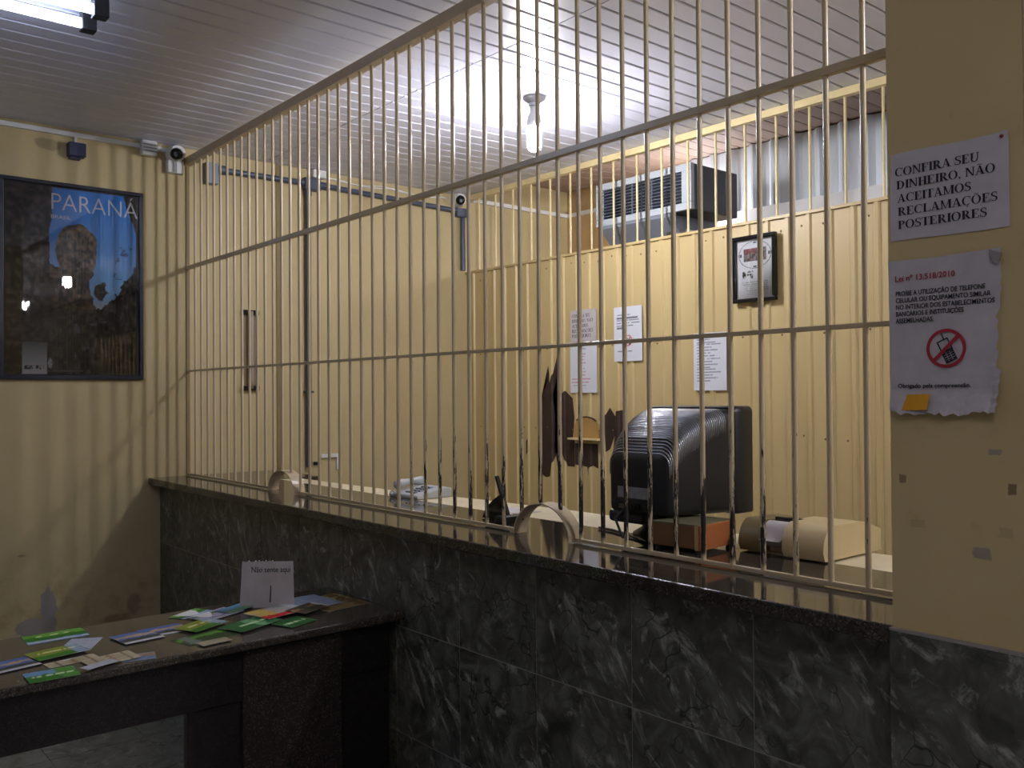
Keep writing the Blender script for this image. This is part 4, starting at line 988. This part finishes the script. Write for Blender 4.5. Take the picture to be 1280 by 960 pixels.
GR1, GR2, YG, BL, WH, TAN = L3(58, 128, 40), L3(112, 168, 66), L3(150, 164, 62), L3(96, 124, 186), L3(206, 206, 206), L3(206, 190, 156)
def stripes(base, parts, seed):
    parts = [(a, b, c, np.asarray(d) * 0.85, e * 0.4) for a, b, c, d, e in parts]; base = np.asarray(base) * 0.72
    return stripes_(base, parts, seed)
def stripes_(base, parts, seed):
    """base colour plus (axis, lo, hi, colour, roughness of edge)"""
    def fn(u, v):
        n = fbm(u * 8, v * 8, seed); c = base[None, :] * (0.75 + 0.5 * n)[:, None]
        for ax, lo, hi, col, nz in parts:
            t = (u if ax == 'u' else v) + (n - 0.5) * nz
            m = ((t >= lo) & (t <= hi)).astype(float); c = mixc(m, c, np.asarray(col)[None, :] * (0.85 + 0.3 * n)[:, None])
        return c
    return fn
def dashes(f, rows, col, seed):
    def fn(u, v):
        c = f(u, v)
        for a, b, z, h in rows: c = mixc(inrect(u, v, a, b, z, z + h) * (vnoise(u * 26, v * 0, seed) > 0.35), c, col)
        return c
    return fn
DK = L3(70, 72, 66)
D_green = lambda s_: dashes(stripes(GR1, [('v', 0.62, 1.0, GR2, 0.25), ('v', 0.0, 0.3, L3(110, 150, 190), 0.3), ('v', 0.1, 0.2, WH, 0.3)], s_), [(0.1, 0.85, 0.68, 0.1)], L3(206, 220, 160), s_)
D_blue = lambda s_: stripes(BL, [('v', 0.55, 0.75, L3(190, 160, 120), 0.5), ('v', 0.16, 0.42, DK, 0.35), ('v', 0.0, 0.15, WH, 0.0)], s_)
D_yg = lambda s_: dashes(stripes(YG, [('v', 0.0, 0.35, GR1, 0.3), ('u', 0.75, 1.0, L3(150, 170, 190), 0.3)], s_), [(0.15, 0.9, 0.62, 0.09)], L3(220, 216, 150), s_)
D_tan = lambda s_: dashes(stripes(TAN, [('u', 0.2, 0.26, L3(96, 84, 66), 0.02), ('u', 0.5, 0.58, L3(150, 110, 80), 0.02), ('u', 0.8, 0.84, L3(96, 84, 66), 0.02)], s_), [(0.05, 0.95, 0.2 + 0.18 * i, 0.06) for i in range(4)], L3(150, 130, 100), s_)
D_white = lambda s_: stripes(L3(196, 200, 212), [('v', 0.0, 0.05, L3(170, 170, 176), 0.0)], s_)
D_lilac = lambda s_: stripes(L3(176, 172, 190), [('v', 0.7, 0.85, GR1, 0.4), ('v', 0.2, 0.35, L3(120, 120, 150), 0.5)], s_)
D_photo = lambda s_: stripes(L3(80, 58, 46), [('v', 0.5, 0.7, L3(160, 130, 90), 0.8), ('u', 0.3, 0.5, L3(50, 60, 40), 0.8), ('u', 0.85, 1, WH, 0.2)], s_)
D_red = lambda s_: stripes(L3(204, 196, 186), [('u', 0.0, 0.42, L3(206, 176, 92), 0.5), ('v', 0.0, 0.3, L3(196, 40, 44), 0.5), ('u', 0.78, 1.0, WH, 0.1)], s_)
D_map = lambda s_: dashes(stripes(L3(168, 146, 92), [('v', 0.6, 0.85, L3(196, 180, 130), 0.9), ('u', 0.75, 0.95, L3(130, 96, 54), 0.6)], s_), [(0.7, 0.95, 0.1 * i, 0.03) for i in range(1, 9)], L3(90, 66, 40), s_)
# x, y, length along first edge, other edge, first edge direction, design, layer, label
LF = [
 (2.215, -1.275, 0.19, 0.13, 88, D_green, 0, 'green and blue leaflet lying farthest back at left end of table'),
 (2.375, -1.235, 0.10, 0.14, 60, D_white, 0, 'pale grey flap showing under the green and blue leaflet'),
 (2.455, -1.325, 0.16, 0.11, 100, D_yg, 2, 'yellow-green leaflet in middle of the left cluster'),
 (2.505, -1.50, 0.20, 0.12, 101, D_blue, 1, 'blue sky leaflet with white lower band at left table end'),
 (2.682, -1.395, 0.135, 0.11, 88, lambda s_: dashes(stripes(GR1, [('v', 0.62, 1.0, L3(120, 160, 200), 0.3), ('u', 0.6, 1, L3(90, 150, 60), 0.5)], s_), [(0.1, 0.95, 0.42, 0.12)], L3(210, 226, 180), s_), 1, 'green leaflet with blue top nearest front edge at left'),
 (2.565, -1.31, 0.15, 0.06, 97, D_tan, 0, 'narrow tan card half under the yellow-green leaflet'),
 (2.635, -1.215, 0.15, 0.10, 96, D_tan, 1, 'tan striped card above the small white slip'),
 (2.66, -1.14, 0.10, 0.08, 75, lambda s_: stripes(L3(130, 150, 180), [('v', 0.5, 0.9, L3(160, 130, 100), 0.4)], s_), 0, 'grey-blue leaflet corner poking from under the tan striped card'),
 (2.73 - 0.045, -1.262, 0.105, 0.04, 110, D_white, 2, 'small white slip at the front table edge'),
 (2.425, -1.07, 0.135, 0.13, 97, D_blue, 1, 'blue sky leaflet with white band left of middle'),
 (2.385, -0.965, 0.15, 0.12, 92, D_blue, 0, 'second blue sky leaflet tucked behind its twin'),
 (2.215, -0.81, 0.15, 0.08, 120, D_green, 0, 'bright green leaflet at back edge behind the crumpled lilac one'),
 (2.30, -0.745, 0.18, 0.11, 112, D_lilac, 1, 'crumpled lilac and white leaflet at the back of the pile'),
 (2.43, -0.85, 0.16, 0.11, 115, D_yg, 2, 'yellow-green leaflet in front of the crumpled lilac one'),
 (2.575, -0.89, 0.19, 0.12, 104, lambda s_: stripes(L3(62, 84, 48), [('v', 0.62, 0.85, L3(96, 160, 50), 0.2), ('u', 0.1, 0.3, L3(120, 130, 120), 0.2)], s_), 0, 'dark green leaflet with lime band near front edge'),
 (2.66, -0.895, 0.105, 0.05, 97, lambda s_: stripes(L3(196, 182, 150), [], s_), 1, 'plain tan card lying on the dark green leaflet'),
 (2.53, -0.71, 0.20, 0.12, 112, lambda s_: dashes(stripes(L3(50, 112, 56), [('u', 0.5, 0.7, L3(120, 170, 120), 0.4)], s_), [(0.2, 0.9, 0.5, 0.12)], L3(190, 214, 160), s_), 2, 'broad green leaflet in front of the standing sign'),
 (2.60, -0.575, 0.13, 0.10, 110, lambda s_: dashes(stripes(L3(44, 110, 50), [], s_), [(0.1, 0.9, 0.4, 0.2)], L3(190, 214, 160), s_), 1, 'green leaflet right of the sign at front of the pile'),
 (2.43, -0.56, 0.20, 0.15, 104, D_red, 3, 'cream brochure with red corner below the standing sign'),
 (2.475, -0.455, 0.15, 0.10, 112, D_photo, 4, 'dark brown photo brochure lying on the pale blue sheet'),
 (2.355, -0.395, 0.19, 0.21, 96, lambda s_: stripes(L3(176, 188, 212), [], s_), 1, 'pale blue-white blank sheet right of the standing sign'),
 (2.40, -0.315, 0.20, 0.25, 96, D_map, 0, 'tan map sheet at right table end under the pale blue sheet'),
 (2.27, -0.655, 0.14, 0.08, 118, lambda s_: stripes(L3(110, 160, 190), [('v', 0, 0.4, L3(110, 150, 100), 0.4)], s_), 2, 'light blue leaflet at the foot of the standing sign, left side'),
]
for i, (x, y, w_, h_, a, d_, lay, lab) in enumerate(LF):
    o = print_sheet('leaflet', w_, h_, d_(i + 3), 22, 16, M_PRINT, None, 0.0009)
    # local origin to the middle of the sheet, long edge may lift a little
    for v in o.data.vertices:
        v.co.x -= w_ / 2; v.co.y -= h_ / 2
        if v.co.z > -0.0001: v.co.z = 0.0
    rnd = random.Random(i)
    if True:
        k = rnd.uniform(0.15, 0.6) * (2.2 if 'crumpled' in lab else 1)
        for v in o.data.vertices:
            v.co.z += k * 0.0035 * (0.5 + 0.5 * math.sin(v.co.x * 26 + i)) * (0.4 + 0.6 * (v.co.y / h_ + 0.5))
    o.location = (x, y, TZ + 0.0011 + 0.0034 * lay); o.rotation_euler = (0, 0, math.radians(a))
    tag(o, lab, 'leaflet', 'leaflets strewn over the granite table')
# standing sign
sg = empty('standing_sign', (2.31, -0.545, TZ), 'white paper sign standing upright among the leaflets', 'sign')
def sgm(name, mb, mat):
    o = mb.build(name, mat, None, base=(0, 0, 0)); o.parent = sg; return o
H = 0.178; W2 = 0.103
mb = MB(); n = 9
prf = [(-W2, 0.0), (W2, 0.0)] + [(W2 - 0.0035, H)]
top = []
for k in range(16):
    u = k / 15; top.append((W2 - 0.0035 - (2 * W2 - 0.010) * u, H + (0.0025 if k % 2 else -0.001) * (1 if u > 0.4 else 0.2)))
prf = [(-W2 - 0.004, 0.0), (W2, 0.0)] + top
mb.prism(prf, 1, -0.0006, 0.0006); sgm('sheet', mb, M_PAPERW)
mb = MB()
for k in (6, 8, 10, 11, 13): mb.lathe((W2 - 0.0035 - (2 * W2 - 0.010) * k / 15, 0.0, H + 0.003), [(0.0025, -0.002), (0.0025, 0.002)], 8, 1)
sgm('torn_edge', mb, M_WHITE)['kind'] = 'stuff'
t = text('Não sente aqui', 0.031, M_INK, sg, (-0.062, -0.0012, 0.137), 'front', sx=0.80, bold=0.0001)
o = sgm('split_line', MB().prism([(0.008, 0.02), (0.013, 0.02), (0.0155, 0.085), (0.0125, 0.085)], 1, -0.0016, -0.0006), M_BLACK)
sgm('prop', MB().prism([(0.0, 0.001), (0.055, 0.001), (0.0, 0.10)], 0, -0.02, 0.02), M_PAPER)
sg.rotation_euler = (0, 0, math.radians(52))
